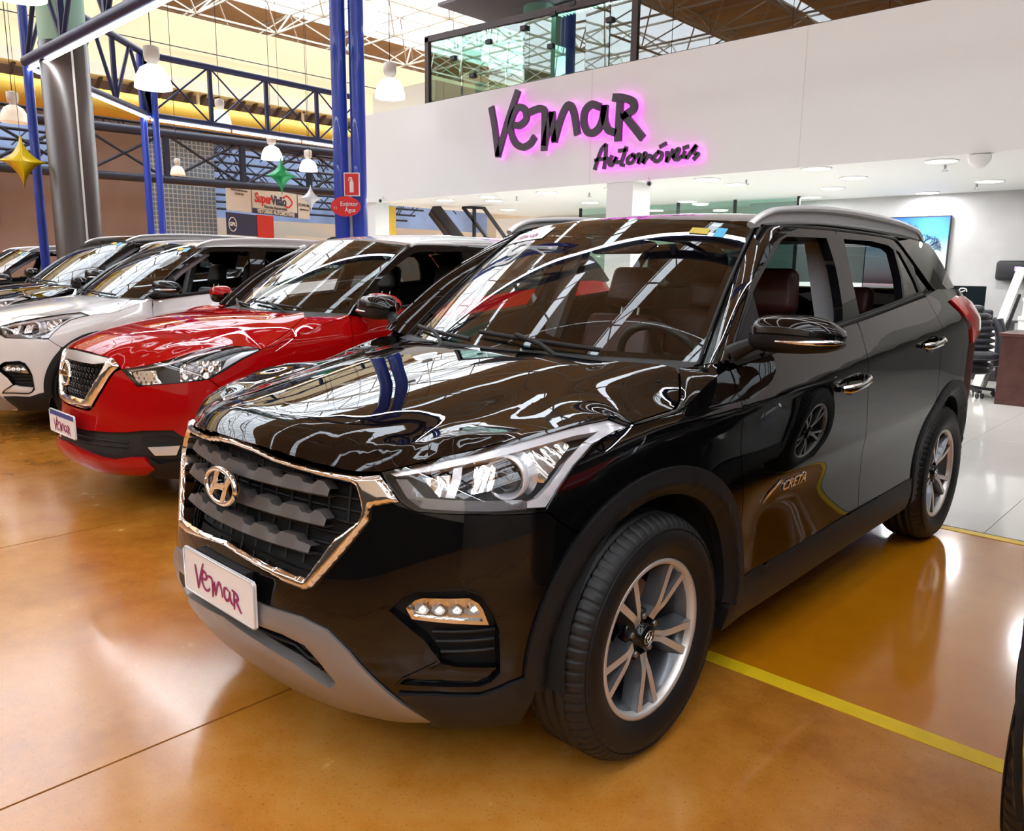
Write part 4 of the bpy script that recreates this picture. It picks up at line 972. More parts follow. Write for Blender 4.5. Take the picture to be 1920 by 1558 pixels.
MB().box(0, 1.35, -.02, .65, .72, .75).build('desk_top', M['wood_black'], d2); MB().box(.02, .48, .02, .6, .0, .72).build('drawer_unit', M['wood_black'], d2); MB().box(.86, 1.33, 0, .6, 0, .72).build('drawer_unit', M['wood_black'], d2); MB().box(.48, .86, .5, .53, .25, .72).build('back_panel', M['wood_black'], d2)
for k in range(3): dr = MB().box(.88, 1.31, -.012, 0, .06 + k * .22, .26 + k * .22).build('drawer', M['wood_black'], d2); MB().box(1.27, 1.30, -.02, -.012, .14 + k * .22, .18 + k * .22).build('drawer_lock', M['steel'], dr)
mo = thing('computer_monitor', 'black computer monitor with small white logo on the black desk', 'monitor', (-.98, 9.95, .75)); mo.rotation_euler[2] = .25
MB().box(-.27, .27, -.02, .02, .12, .44).build('back_shell', M['screen_off'], mo, bevel=.006); MB().box(-.03, .03, 0, .03, 0, .2).build('stand', M['ink_dark'], mo); MB().lathe([(.001, 0), (.11, 0), (.11, .012), (.001, .014)], 24).build('foot', M['ink_dark'], mo); lg = MB(); ribbon(lg, [(-.04, .36), (-.03, .40), (0, .41), (.04, .40), (.05, .37)], .014, -.023, -.0205, fr=lambda a, b, d: (a, d, b)); ribbon(lg, [(-.02, .36), (.03, .38)], .014, -.023, -.0205, fr=lambda a, b, d: (a, d, b)); lg.build('logo', M['sign_white'], mo)
ph = thing('desk_phone', 'black telephone on the black desk', 'telephone', (-.60, 9.85, .75)); bm_obj(rounded_box(-.10, .10, -.08, .08, 0, .05, .02), 'body', M['ink_dark'], ph); bm_obj(rounded_box(-.10, -.05, -.09, .09, .05, .085, .016), 'handset', M['ink_dark'], ph)
ch = thing('office_chair', 'black swivel chair behind the brown desk with a jacket over it', 'chair', (-.38, 8.2, 0), .4)
for k in range(5):
    a = 2 * math.pi * k / 5; MB().beam((0, 0, .10), (.27 * math.cos(a), .27 * math.sin(a), .075), .04, .03).build('base_arm', M['ink_dark'], ch); cst = MB(); 
    for s_ in (-.018, .018): cst.bar((.27 * math.cos(a) - s_ * math.sin(a), .27 * math.sin(a) + s_ * math.cos(a), .032), (.27 * math.cos(a) - s_ * 1.9 * math.sin(a), .27 * math.sin(a) + s_ * 1.9 * math.cos(a), .032), .03, 14)
    cst.build('castor', M['ink_dark'], ch)
MB().bar((0, 0, .1), (0, 0, .42), .028, 12).build('gas_column', M['ink_dark'], ch); bm_obj(rounded_box(-.24, .24, -.23, .23, .42, .50, .035), 'seat', M['jacket'], ch); bm_obj(rounded_box(-.21, .21, -.035, .035, .55, .95, .03), 'backrest', M['jacket'], ch, (0, .22, 0))
jk = thing('puffer_jacket', 'black quilted puffer jacket hung over the office chair', 'jacket', (-.38, 8.2, .24), .4)
for k in range(10):
    z = .03 + k * .068; w = .25 - .012 * max(0, k - 6) ** 1.6; MB().lathe([(.001, -.037), (.75, -.030), (.97, -.012), (1.0, .0), (.97, .014), (.75, .03), (.001, .037)], 28, 'z', (0, 0, 0)).build('quilted_band', M['jacket'], jk, (0, .13, z)).scale = (w, .17, 1.12)
bm_obj(rounded_box(-.10, .10, -.09, .09, 0, .10, .04), 'hood', M['jacket'], jk, (0, .15, .66)); MB().tube([(-.24, .10, .60), (-.29, .02, .40), (-.28, -.03, .10)], [.06, .07, .055], 12).build('sleeve', M['jacket'], jk); MB().tube([(.24, .10, .60), (.29, .02, .40), (.28, -.03, .10)], [.06, .07, .055], 12).build('sleeve', M['jacket'], jk)
tk = thing('time_clock', 'black wall device with small violet display', 'device', (-.62, 10.90, 1.26)); bm_obj(rounded_box(-.21, .21, -.06, .09, 0, .27, .045), 'case', M['ink_dark'], tk); MB().box(.02, .10, -.064, -.06, .13, .19).build('display', M['screen_purple'], tk); MB().tube(smooth_line([(.05, .03, 0), (.02, .03, -.18), (-.06, .03, -.30), (.0, .03, -.36), (.06, .03, -.22)], 6), .006, 6).build('cable', M['ink_dark'], tk)
stc = thing('staircase', 'white staircase rising at the right edge of the showroom', 'stairs', (-.16, 8.75, 0))
for k in range(10): MB().box(0, 1.1, k * .13, k * .13 + .30, .215 * k + .17, .215 * k + .215).build('tread', M['white_wall'], stc, bevel=.004); MB().box(.01, 1.09, k * .13 + .02, k * .13 + .04, .215 * k, .215 * k + .17).build('riser', M['white_wall'], stc)
sr = thing('roll_banner', 'white rolled board leaning by the staircase', 'board', (-.42, 8.75, 0)); MB().beam((0, 0, .02), (.14, .9, 1.42), .10, .03).build('board', M['sign_white'], sr); MB().beam((.08, .0, .02), (.16, .86, 1.1), .03, .03).build('edge_strip', M['ink_dark'], sr)
gp = thing('glass_partition', 'glass partition with dark posts behind the white column', 'partition', (-7.6, 10.2, 0))
for k in range(5): MB().box(k * 1.05 - .02, k * 1.05 + .02, -.02, .02, 0, ZC).build('post', M['ink_dark'], gp)
for k in range(4): quad('pane', [(k * 1.05 + .02, 0, .02), (k * 1.05 + 1.03, 0, .02), (k * 1.05 + 1.03, 0, ZC - .02), (k * 1.05 + .02, 0, ZC - .02)], M['partition_glass'], gp, .006)
for lab, x, z, w, h, mt in (('yellow warning triangle notice on the wall', -3.52, 1.78, .12, .12, 'duct_yellow'), ('white paper notice with round symbol on the wall', -3.44, 1.56, .14, .17, 'sign_white'), ('narrow white paper notice on the wall', -3.14, 1.60, .09, .24, 'sign_white')):
    t = thing('wall_notice', lab, 'notice', (x, 10.99, z)); MB().box(0, w, -.004, 0, 0, h).build('sheet', M[mt], t); MB().box(w * .3, w * .7, -.006, -.004, h * .3, h * .7).build('symbol', M['ink_dark'], t)
# tilted dark frames seen over the red car's roof
fa = thing('tilted_frame', 'dark slanting metal board standing over the red car roof', 'frame', (-7.6, 8.3, 0)); fb = thing('tilted_frame', 'thin dark slanting open frame with a post, right of the dark board', 'frame', (-6.9, 8.3, 0))
def pf(t, pts, w, name):
    for a, b in zip(pts[:-1], pts[1:]): MB().beam(a, b, w, .05).build(name, M['ink_dark'], t)
fa.location = (-7.0, 8.3, 0); fb.location = (-7.0, 8.62, 0)
MB().beam((-2.60, 0, 2.44), (.14, 0, .02), .06, .30).build('board', M['ink_dark'], fa); MB().beam((-2.60, -.04, 2.37), (.14, -.04, -.02 + .02), .03, .05).build('rail', M['brown_frame'], fa)
pf(fb, [(-2.12, 0, 2.46), (-1.57, 0, 2.42), (.88, 0, .02)], .05, 'rail'); pf(fb, [(-2.12, 0, 2.46), (.63, 0, .02)], .05, 'rail'); pf(fb, [(-1.82, 0, 2.44), (-1.82, 0, .02)], .05, 'post')
# ---------------------------------------------------------------- compact SUV: body surfaces (car space: x to its left, y rearwards, front axle at y=0)
CR_PLAN = PlanCurve([(0, -.800), (.15, -.793), (.30, -.768), (.44, -.726), (.58, -.655), (.70, -.555), (.775, -.44), (.822, -.30), (.855, -.13),
                     (.876, .08), (.887, .40), (.890, .90), (.890, 1.5), (.890, 2.1), (.888, 2.6), (.872, 2.90), (.825, 3.13), (.72, 3.27), (.55, 3.345), (.28, 3.385), (0, 3.395)])
_sa = CR_PLAN.st
_st = [0, .42, .82, 1.08, 1.42, 1.63, 1.85, 2.2, 3.0, 4.1, 4.45, 4.75, CR_PLAN.smax]
_zc = [.16, .28, .42, .55, .68, .80, .90, .98, 1.06, 1.15, 1.30, 1.5]
_to = [  # inward offset by station and height
    [.150, .050, .005, .018, .045, .058, .078, .120, .18, .25, .36, .5],
    [.140, .040, .000, .012, .040, .064, .098, .150, .21, .28, .39, .5],
    [.110, .035, .002, .000, .012, .038, .090, .155, .22, .29, .40, .5],
    [.085, .030, .010, .000, .004, .020, .062, .128, .20, .27, .38, .5],
    [.070, .028, .012, .004, .000, .004, .014, .056, .125, .20, .30, .4],
    [.070, .025, .013, .010, .003, .003, .006, .028, .054, .09, .14, .2],
    [.070, .022, .014, .014, .006, .002, .003, .008, .018, .02, .03, .04],
    [.070, .020, .014, .014, .006, .000, .000, .000, .003, .003, .00, .00],
    [.070, .020, .014, .014, .006, .000, .000, .000, .00, .00, .00, .00],
    [.075, .030, .014, .010, .002, .000, .002, .006, .02, .03, .04, .05],
    [.10, .05, .02, .010, .002, .000, .004, .01, .02, .03, .05, .08],
    [.12, .05, .02, .010, .002, .000, .01, .02, .04, .06, .10, .15],
    [.12, .05, .02, .010, .002, .000, .01, .03, .06, .10, .18, .30]]
def make_side(plan, st, zc, tab, ds=0.0):
    ot = bispline(st, zc, tab)
    def fn(s, z):
        s, z = np.broadcast_arrays(np.asarray(s, float), np.asarray(z, float))
        sgn = np.where(s < 0, -1., 1.); sa = np.abs(s)
        P, N = plan.frame(sa)
        y = P[..., 1]
        rise = .075 * np.clip(y - .45, 0, 2.2) * sstep(.2, .7, y)
        zz = z - rise * sstep(.72, .92, z)
        o = ot(sa, zz)
        w = sstep(1.25 + ds, 1.85 + ds, sa)
        o = o + w * .52 * splus(zz - .937, .006)                               # shoulder crease
        zl = .668 + .034 * (y - .5)
        wl = sstep(1.75 + ds, 1.95 + ds, sa) * (1 - sstep(3.55 + ds, 3.8 + ds, sa))
        o = o + wl * .14 * (splus(zl - z, .003) - splus(zl - .075 - z, .02))    # lower door crease
        X = P[..., 0] - N[..., 0] * o; Y = P[..., 1] - N[..., 1] * o
        return np.stack([X * sgn, Y, z], -1)
    return fn
cr_side_fn = make_side(CR_PLAN, _st, _zc, _to)
CR_SIDE = Surf(cr_side_fn)
# upper body side (glass plane)
_gx = bispline([.2, .5, 1.2, 2.0, 2.6, 3.2], [1.0, 1.15, 1.3, 1.42, 1.5, 1.56],
               [[.835, .785, .72, .665, .622, .585], [.842, .798, .737, .680, .640, .602], [.85, .808, .752, .698, .658, .62], [.85, .806, .750, .695, .654, .615], [.835, .788, .73, .675, .632, .59], [.79, .74, .67, .61, .565, .52]])
def cr_gh_fn(y, z):
    y, z = np.broadcast_arrays(np.asarray(y, float), np.asarray(z, float))
    return np.stack([_gx(y, z), y, z], -1)
CR_GH = Surf(cr_gh_fn)
# roof
_rz = bispline([-.0, .15, .30, .45, .56, .64, .70], [.75, 1.0, 1.3, 1.7, 2.1, 2.5, 2.85, 3.1, 3.3],
               [[1.500, 1.545, 1.576, 1.590, 1.585, 1.570, 1.545, 1.515, 1.47],
                [1.498, 1.543, 1.574, 1.588, 1.583, 1.568, 1.543, 1.513, 1.47],
                [1.490, 1.537, 1.568, 1.581, 1.577, 1.562, 1.536, 1.506, 1.46],
                [1.477, 1.525, 1.556, 1.569, 1.565, 1.550, 1.523, 1.492, 1.45],
                [1.462, 1.510, 1.541, 1.554, 1.550, 1.535, 1.506, 1.474, 1.43],
                [1.440, 1.488, 1.519, 1.531, 1.527, 1.512, 1.484, 1.452, 1.41],
                [1.41, 1.455, 1.487, 1.500, 1.496, 1.480, 1.452, 1.42, 1.38]])
def cr_roof_fn(x, y):
    x, y = np.broadcast_arrays(np.asarray(x, float), np.asarray(y, float))
    return np.stack([x, y, _rz(abs(x), y)], -1)
CR_ROOF = Surf(cr_roof_fn)
# windscreen: u across (-1..1), v up (0..1)
def ws_fn(base, top, bow):
    def fn(u, v):
        u, v = np.broadcast_arrays(np.asarray(u, float), np.asarray(v, float))
        (bx, byc, bye, bzc, bze), (tx, tyc, tye, tzc, tze) = base, top
        q = abs(u) ** 2.2
        B = np.stack([u * bx, byc + (bye - byc) * q, bzc + (bze - bzc) * q], -1)
        T = np.stack([u * tx, tyc + (tye - tyc) * q, tzc + (tze - tzc) * q], -1)
        P = B + (T - B) * v[..., None]
        b = bow * 4 * v * (1 - v)
        P[..., 1] -= b * .55; P[..., 2] += b * .8
        return P
    return fn
CR_WS = Surf(ws_fn((.712, .20, .435, 1.055, 1.045), (.585, .90, 1.00, 1.535, 1.495), .018))
# bonnet
_lip = nspline([0, .15, .30, .42, .50, .60, .70, .78, .84, .90], [-.742, -.735, -.705, -.655, -.605, -.515, -.405, -.28, -.15, .0])
_hzf = nspline([-.06, -.03, 0, .025, .06, .13, .28, .5, .72, .95, 1.2], [.80, .842, .882, .906, .928, .948, .972, 1.007, 1.041, 1.074, 1.10])
_hdx = nspline([0, .2, .4, .55, .66, .74, .80, .85, .90, .95], [0, .003, .014, .030, .046, .066, .098, .140, .195, .25])
def cr_hood_fn(x, y):
    x, y = np.broadcast_arrays(np.asarray(x, float), np.asarray(y, float))
    ax = abs(x)
    t = y - _lip(np.minimum(ax, .9))
    z0 = _hzf(t) + .0 * ax
    # lip is lower towards the corner, cowl end narrows
    front = np.exp(-np.clip(t, 0, 9) / .22)
    dx = _hdx(np.clip(ax, 0, .95))
    z = z0 - dx * (1 - front * .75) * (1 - .45 * sstep(.15, .7, t)) - .03 * front * sstep(.1, .5, ax) + .055 * sstep(.45, .9, ax)
    return np.stack([x, y, z], -1)
CR_HOOD = Surf(cr_hood_fn)
# panel outlines on the body surface (arc position round the body, height), metres
CRO = {
    'gr_out': [(0.179, 0.856), (0.357, 0.842), (0.475, 0.839), (0.538, 0.846), (0.567, 0.822), (0.598, 0.792), (0.523, 0.774), (0.518, 0.742), (0.495, 0.712), (0.437, 0.642), (0.366, 0.561), (0.343, 0.55), (0.277, 0.553), (0.131, 0.572)],
    'gr_in': [(0.183, 0.84), (0.36, 0.827), (0.456, 0.822), (0.475, 0.814), (0.484, 0.798), (0.499, 0.763), (0.492, 0.742), (0.452, 0.709), (0.422, 0.688), (0.344, 0.578), (0.126, 0.59)],
    'hl': [(0.539, 0.853), (0.565, 0.824), (0.599, 0.794), (0.622, 0.781), (0.644, 0.774), (0.807, 0.772), (0.945, 0.766), (0.978, 0.766), (1.018, 0.812), (1.077, 0.862), (1.146, 0.904), (1.227, 0.927), (1.287, 0.938), (1.23, 0.965), (1.127, 0.956), (0.921, 0.928), (0.722, 0.897)],
    'hl_top': [(0.553, 0.855), (0.722, 0.892), (0.919, 0.923), (1.124, 0.951), (1.227, 0.959), (1.274, 0.939), (1.228, 0.929), (1.153, 0.909), (1.128, 0.916), (1.182, 0.936), (1.112, 0.932), (0.912, 0.905), (0.746, 0.88), (0.575, 0.848)],
    'hl_rear': [(1.153, 0.909), (1.078, 0.865), (1.02, 0.818), (0.979, 0.776), (0.929, 0.779), (0.931, 0.793), (0.962, 0.8), (0.998, 0.825), (1.058, 0.875), (1.121, 0.913)],
    'hl_drl': [(0.576, 0.842), (0.607, 0.844), (0.659, 0.805), (0.915, 0.8), (0.929, 0.793), (0.927, 0.776), (0.652, 0.781), (0.612, 0.802)],
    'hl_bar': [(0.735, 0.877), (0.761, 0.88), (0.756, 0.85), (0.738, 0.808), (0.712, 0.809), (0.729, 0.849)],
    'hl_refl': [(0.799, 0.884), (0.865, 0.895), (0.859, 0.866), (0.847, 0.828), (0.782, 0.819), (0.79, 0.857)],
    'hl_in': [(0.641, 0.853), (0.724, 0.866), (0.724, 0.849), (0.707, 0.811), (0.692, 0.81)],
    'hl_proj': [(0.902, 0.859), (0.864, 0.861), (0.908, 0.893)],
    'fog': [(0.623, 0.546), (0.646, 0.567), (0.664, 0.573), (0.776, 0.575), (0.798, 0.562), (0.809, 0.546), (0.824, 0.506), (0.767, 0.512), (0.638, 0.521)],
    'pocket': [(0.581, 0.54), (0.618, 0.577), (0.65, 0.593), (0.767, 0.602), (0.807, 0.585), (0.833, 0.542), (0.849, 0.497), (0.855, 0.382), (0.832, 0.358), (0.805, 0.348), (0.703, 0.352), (0.6, 0.351), (0.616, 0.37), (0.705, 0.423), (0.67, 0.474)],
    'skid_up': [(0.202, 0.48), (0.34, 0.482), (0.418, 0.468), (0.457, 0.442), (0.483, 0.422), (0.594, 0.305), (0.675, 0.228)],
    'skid_lo': [(0.675, 0.228), (0.548, 0.236), (0.412, 0.297), (0.264, 0.33)],
    'intake': [(0.193, 0.421), (0.274, 0.423), (0.351, 0.413), (0.395, 0.376), (0.43, 0.328), (0.416, 0.308), (0.394, 0.298), (0.299, 0.348), (0.174, 0.371)],
    'cladlow': [(0.598, 0.328), (0.693, 0.331), (0.806, 0.325), (0.853, 0.338), (0.877, 0.348)],
    'seam_bf': [(0.978, 0.763), (1.014, 0.735), (1.06, 0.7)],
    'hood_seam': [(1.385, 0.958), (1.445, 0.964), (1.485, 0.984), (1.519, 1.008), (1.56, 1.047), (1.568, 1.063)],
    'door_f': [(1.789, 1.02), (1.77, 0.984), (1.745, 0.836), (1.803, 0.615), (1.82, 0.378)],
    'badge': [(2.072, 0.628), (2.259, 0.64), (1.96, 0.625), (2.05, 0.663)],
    'handle': [(2.46, 0.918), (2.728, 0.95), (3.329, 1.031), (3.611, 1.045)],
}
# ---------------------------------------------------------------- compact SUV with hexagonal chrome grille
_ss = np.linspace(.9, 4.5, 1500); _sy = CR_PLAN.pos(_ss)[:, 1]
def s_of_y(y): return float(np.interp(y, _sy, _ss))
def zbelt(y): return 1.055 + .09 * (y - .43)
def arc_loop(cy, cz, r, a0, a1, n=28):
    return [(s_of_y(cy + r * math.cos(t)), cz + r * math.sin(t)) for t in np.linspace(a0, a1, n)]
HOOD_SEAM = [(.800, -.050, .941), (.811, .060, .953), (.820, .120, .960), (.810, .165, .979), (.785, .205, 1.003), (.740, .270, 1.036), (.712, .300, 1.050)]
_HE = np.array([CR_SIDE(np.array([a]), np.array([b]))[0] for a, b in [CRO['hl'][0]] + CRO['hl'][16:12:-1]] + [np.array(q) for q in HOOD_SEAM])   # bonnet edge along lamp and wing
_ridge = nspline([-.75, -.6, -.48, -.30, -.1, .14, .4], [.34, .415, .49, .555, .555, .535, .50])
CR_HOOD2 = Surf(tps_hood(cr_hood_fn, _HE, _lip, _ridge, .10))
def side_at(s, z, off=0.0): return CR_SIDE(np.array([float(s)]), np.array([float(z)]), np.array([float(off)]))[0] if not off else (CR_SIDE(np.array([float(s)]), np.array([float(z)]))[0] + side_n(s, z) * off)
def side_n(s, z):
    n = CR_SIDE.normal(np.array([float(s)]), np.array([float(z)]))[0]; p = CR_SIDE(np.array([float(s)]), np.array([float(z)]))[0]
    c = np.array([0, np.clip(p[1], .2, 2.4), .65]); return n if (p - c) @ n > 0 else -n

def build_creta(root, paint, decals=True):
    O = CRO; A = M
    CY, CZ = .03, .365; RY = 2.586
    # ---- front bumper skin
    gm = [((a[0] + b[0]) / 2, (a[1] + b[1]) / 2) for a, b in zip(O['gr_out'][::-1][:2], O['gr_in'][::-1][:2])]
    up = [(0, .588), (.125, .584), (.34, .566), (.40, .615), (.465, .69), (.506, .735), (.515, .778), (.60, .794)] + O['hl'][3:8] + O['seam_bf'][1:] + \
         [(1.015, .60), (.985, .50), (.965, .40), (.955, .30), (.93, .21), (0, .18)]
    intake = [(0, .426)] + O['intake'] + [(0, .388)]
    panel('front_bumper', [sym(up), sym(intake), O['pocket'], [(-a, b) for a, b in O['pocket'][::-1]]], CR_SIDE, paint, root, both=False, res=.026, thick=.02, gap=.002)
    bk = panel('front_backing', [sym([(0, .88), (.5, .86), (.55, .6), (.5, .22), (0, .2)])], CR_SIDE, A['void'], root, both=False, res=.06, thick=.0, off=-.075)
    # ---- skid plate and lower cladding
    sk = [(0, .488)] + O['skid_up'] + [(.56, .205), (.40, .195), (.25, .195), (0, .195)]
    panel('skid_plate', [sym(sk), sym(intake)], CR_SIDE, A['skid_silver'], root, both=False, res=.024, thick=.03, off=.007, dome=(.02, .006))
    for zz in (.345, .375, .405):
        MB().tube([side_at(s, zz - .03 * (abs(s) > .3), -.03) for s in np.linspace(-.36, .36, 19)], .006, 6, flat=(1.6, .8)).build('intake_bar', A['plastic_dark'], root)
    cl = [(.60, .325)] + O['cladlow'][1:] + [(.945, .36), (.95, .30), (.93, .205), (.66, .205), (.672, .232)]
    panel('lower_cladding', [cl], CR_SIDE, A['plastic'], root, res=.03, thick=.02, off=.008, dome=(.02, .005))
    # ---- wheel arch cladding
    def lip_off(cy):
        def f(s, z):
            y = np.interp(s, _ss, _sy); r = np.hypot(y - cy, z - CZ); return np.where(r < .405, -(.405 - r) * .9, 0) + .006 * np.exp(-((r - .407) / .006) ** 2)
        return f
    for cy, a0, a1, nm in ((CY, math.pi * 1.04, -math.pi * .04, 'front'), (RY, math.pi * 1.06, -math.pi * .03, 'rear')):
        lp = arc_loop(cy, CZ, .455, a0, a1, 40) + arc_loop(cy, CZ, .374, a1, a0, 40)
        panel('wheel_arch_cladding', [lp], CR_SIDE, A['plastic'], root, res=.02, thick=.03, off=.010, offfn=lip_off(cy))
        # wheel house liner
        mb = MB(); th = np.linspace(-.15, math.pi + .15, 28)
        mb.grid(np.array([[(x, cy + .385 * math.cos(t), CZ + .385 * math.sin(t)) for x in (.40, .62, .845)] for t in th]))
        mb.add([(.40, cy, CZ)] + [(.40, cy + .385 * math.cos(t), CZ + .385 * math.sin(t)) for t in th], [(0, k, k + 1) for k in range(1, len(th))])
        both_mb(mb, 'wheel_liner', A['void'], root)
    # ---- wings
    wtop = [O['hl'][12], (1.36, .946), (1.44, .954), (1.51, .968), (1.58, .992), (1.66, 1.018), (1.73, 1.036), (1.79, 1.048)]
    wing = O['hl'][7:12] + wtop + [(1.783, 1.02)] + O['door_f'][1:] + [(1.80, .30), (1.775, .28)] + \
        arc_loop(CY, CZ, .42, -.15, math.pi * .70, 24) + [O['seam_bf'][2], O['seam_bf'][1]]
    panel('front_wing', [wing], CR_SIDE, paint, root, res=.024, gap=.0022)
    Wt = resample(np.array([side_at(a, b) for a, b in wtop]), .012, closed=False); St = resample(np.array(HOOD_SEAM + [(.722, .40, 1.048), (.80, .425, 1.066)]) + np.array([.004, .002, -.001]), .012, closed=False)
    Wt = Wt[np.linspace(0, len(Wt) - 1, 30).astype(int)]; St = St[np.linspace(0, len(St) - 1, 30).astype(int)]
    mb = MB(); mb.grid(ruled(Wt, St, 6, .005, (.5, 0, .8))); both_mb(mb, 'wing_top', paint, root)
    # ---- doors
    sy = s_of_y
    bg = [(2.762, 1.114), (2.722, 1.002), (2.781, .706), (2.815, .551), (2.828, .40)]
    top = [(s_of_y(y), zbelt(y) + .004) for y in np.linspace(.44, 1.41, 12)]
    fd = top + bg + [(1.815, .375)] + O['door_f'][::-1][1:]
    d1 = panel('front_door', [fd], CR_SIDE, paint, root, res=.026, gap=.0022)
    top2 = [(s_of_y(y), zbelt(y) + .004) for y in np.linspace(1.415, 2.33, 12)]
    rd = top2 + [(3.648, 1.048), (3.652, .932), (3.660, .82), (3.648, .735)] + arc_loop(RY, CZ, .44, math.pi * .70, math.pi * 1.0, 12) + [(3.475, .40)] + bg[::-1]
    d2 = panel('rear_door', [rd], CR_SIDE, paint, root, res=.026, gap=.0022)
    sill = [(1.80, .378), (3.47, .405), (3.475, .34), (3.455, .26), (1.765, .22), (1.765, .30)]
    panel('sill_cladding', [sill], CR_SIDE, A['plastic'], root, res=.03, thick=.04, off=.004, dome=(.03, .004))
    # ---- rear quarter and rear body
    q = [(3.68, 1.235), (3.9, 1.262), (4.2, 1.262), (4.42, 1.25), (4.42, .22), (4.36, .22)] + arc_loop(RY, CZ, .42, -.2, math.pi * .66, 26) + [(3.648, .735), (3.660, .82), (3.652, .932), (3.648, 1.048)]
    panel('rear_quarter', [q], CR_SIDE, paint, root, res=.028, gap=.0022)
    sm = CR_PLAN.smax
    panel('rear_body', [[(4.425, 1.25), (sm, 1.25), (sm, .3), (4.425, .22)]], CR_SIDE, paint, root, res=.05, gap=.001)
    panel('tail_light', [[(3.97, 1.205), (4.10, 1.222), (4.30, 1.215), (4.62, 1.17), (4.72, 1.10), (4.45, 1.02), (4.22, .985), (4.16, 1.06), (4.06, 1.13)]], CR_SIDE, A['tail_red'], root, res=.03, thick=.03, off=.010, dome=(.03, .010))
    # ---- upper side frame with window openings
    w1 = [(.66, zbelt(.66) + .02), (.645, 1.258), (.70, 1.292), (.86, 1.378), (1.0, 1.446), (1.05, 1.458), (1.40, 1.466), (1.385, 1.36), (1.325, 1.20), (1.30, zbelt(1.3) + .024)]
    w2 = [(1.475, zbelt(1.475) + .024), (1.50, 1.30), (1.575, 1.468), (1.9, 1.470), (2.10, 1.458), (2.15, 1.44), (2.10, 1.32), (2.035, zbelt(2.035) + .026)]
    fx = [(2.065, zbelt(2.065) + .026), (2.13, 1.32), (2.18, 1.442), (2.225, 1.428), (2.29, 1.30), (2.30, zbelt(2.3) + .026)]
    qw = [(2.362, 1.372), (2.535, 1.268), (2.525, 1.255), (2.345, zbelt(2.345) + .022), (2.335, 1.30)]
    edge = [(.405, 1.074), (.47, 1.137), (.66, 1.292), (.86, 1.415), (1.0, 1.480), (1.06, 1.496), (1.3, 1.503), (1.526, 1.505), (1.9, 1.503), (2.18, 1.496), (2.26, 1.478), (2.368, 1.39), (2.47, 1.312), (2.575, 1.252)]
    blt = [(y, zbelt(y) - .004) for y in (2.35, 2.0, 1.6, 1.2, .8, .46)]
    panel('window_frame', [edge + blt, w1, w2, fx, qw], CR_GH, A['gloss_black'], root, res=.028, thick=.035, off=.002)
    panel('rear_side_pane', [fx], CR_GH, A['glass_dark'], root, res=.04, thick=0, off=-.004)
    panel('quarter_pane', [qw], CR_GH, A['glass_dark'], root, res=.04, thick=0, off=-.004)
    # belt strip and window top seal
    mb = MB(); mb.tube([cr_gh_fn(y, zbelt(y) + .008)[()] + np.array([.006, 0, 0]) for y in np.linspace(.62, 2.33, 30)], .0095, 8, flat=(.7, 1.3)); both_mb(mb, 'belt_strip', A['plastic'], root)
    mb = MB(); mb.tube([cr_gh_fn(y, z)[()] + np.array([.004, 0, 0]) for y, z in smooth_line(edge[4:], 3)], .006, 6); both_mb(mb, 'roof_trim', A['gloss_black'], root)
    # B pillar door edge gap and inner pillars
    mb = MB(); mb.bar(cr_gh_fn(1.452, 1.14)[()] + [.001, 0, 0], cr_gh_fn(1.528, 1.50)[()] + [.001, 0, 0], .0035, 6); both_mb(mb, 'pillar_gap', A['void'], root)
    mb = MB(); mb.beam((.745, 1.42, 1.0), (.60, 1.50, 1.5), .05, .10, up=(1, 0, 0)); both_mb(mb, 'inner_pillar', A['liner_grey'], root)
    mb = MB(); mb.tube([cr_gh_fn(y, z)[()] - np.array([.075, -.02, .01]) for y, z in ((.56, 1.16), (.74, 1.29), (1.02, 1.45))], .024, 8); both_mb(mb, 'inner_front_pillar', A['liner_grey'], root)
    panel('door_lining', [[(.45, .35), (.45, 1.06), (1.4, 1.14), (2.33, 1.22), (3.0, 1.24), (3.0, .9), (2.2, .85), (2.1, .35)]], Surf(lambda y, z: np.stack([.755 - .02 * np.cos((z - .7) * 6) + 0 * y, y + 0 * z, z + 0 * y], -1)), A['dash'], root, res=.1, thick=0)
    # ---- pillar between windscreen and doors
    v = np.linspace(0, 1, 24); WE = CR_WS(np.full(24, 1.0), v); GE = np.array([cr_gh_fn(*q)[()] for q in resample(np.array(smooth_line(edge[:6], 6)), .01, closed=False)])
    GE = GE[np.linspace(0, len(GE) - 1, 24).astype(int)]
    RP = ruled(WE, GE, 8, .010, (.6, -.6, .45)); mb = MB(); mb.grid(RP); both_mb(mb, 'front_pillar', paint, root)
    mb = MB(); mb.tube(WE + [-.004, -.004, .004], .005, 6); both_mb(mb, 'windscreen_trim', A['plastic'], root)
    # ---- windscreen
    panel('windscreen', [[(-1, 0), (1, 0), (1, 1), (-1, 1)]], CR_WS, A['glass'], root, both=False, res=.06, thick=0)
    U, V = np.meshgrid(np.linspace(-1, 1, 41), np.linspace(0, .055, 3), indexing='ij'); mb = MB(); mb.grid(CR_WS(U, V) + [0, .004, -.002])
    for sg in (-1, 1): U, V = np.meshgrid(np.linspace(.955, 1, 3) * sg, np.linspace(0, 1, 30), indexing='ij'); mb.grid(CR_WS(U, V) + [0, .004, -.002])
    U, V = np.meshgrid(np.linspace(-1, 1, 41), np.linspace(.965, 1, 3), indexing='ij'); mb.grid(CR_WS(U, V) + [0, .004, -.002])
    mb.build('windscreen_border', A['gloss_black'], root, fix=False)
    # ---- roof
    rf = [(0, .897)] + [(x, .90 + .10 * (x / .585) ** 2.2) for x in (.15, .3, .45, .56, .60)] + [(.652, 1.05), (.655, 1.5), (.653, 2.2), (.645, 2.5), (.60, 2.95), (.3, 3.02), (0, 3.04)]
    panel('roof', [sym(rf)], CR_ROOF, paint, root, both=False, res=.05, thick=.015)
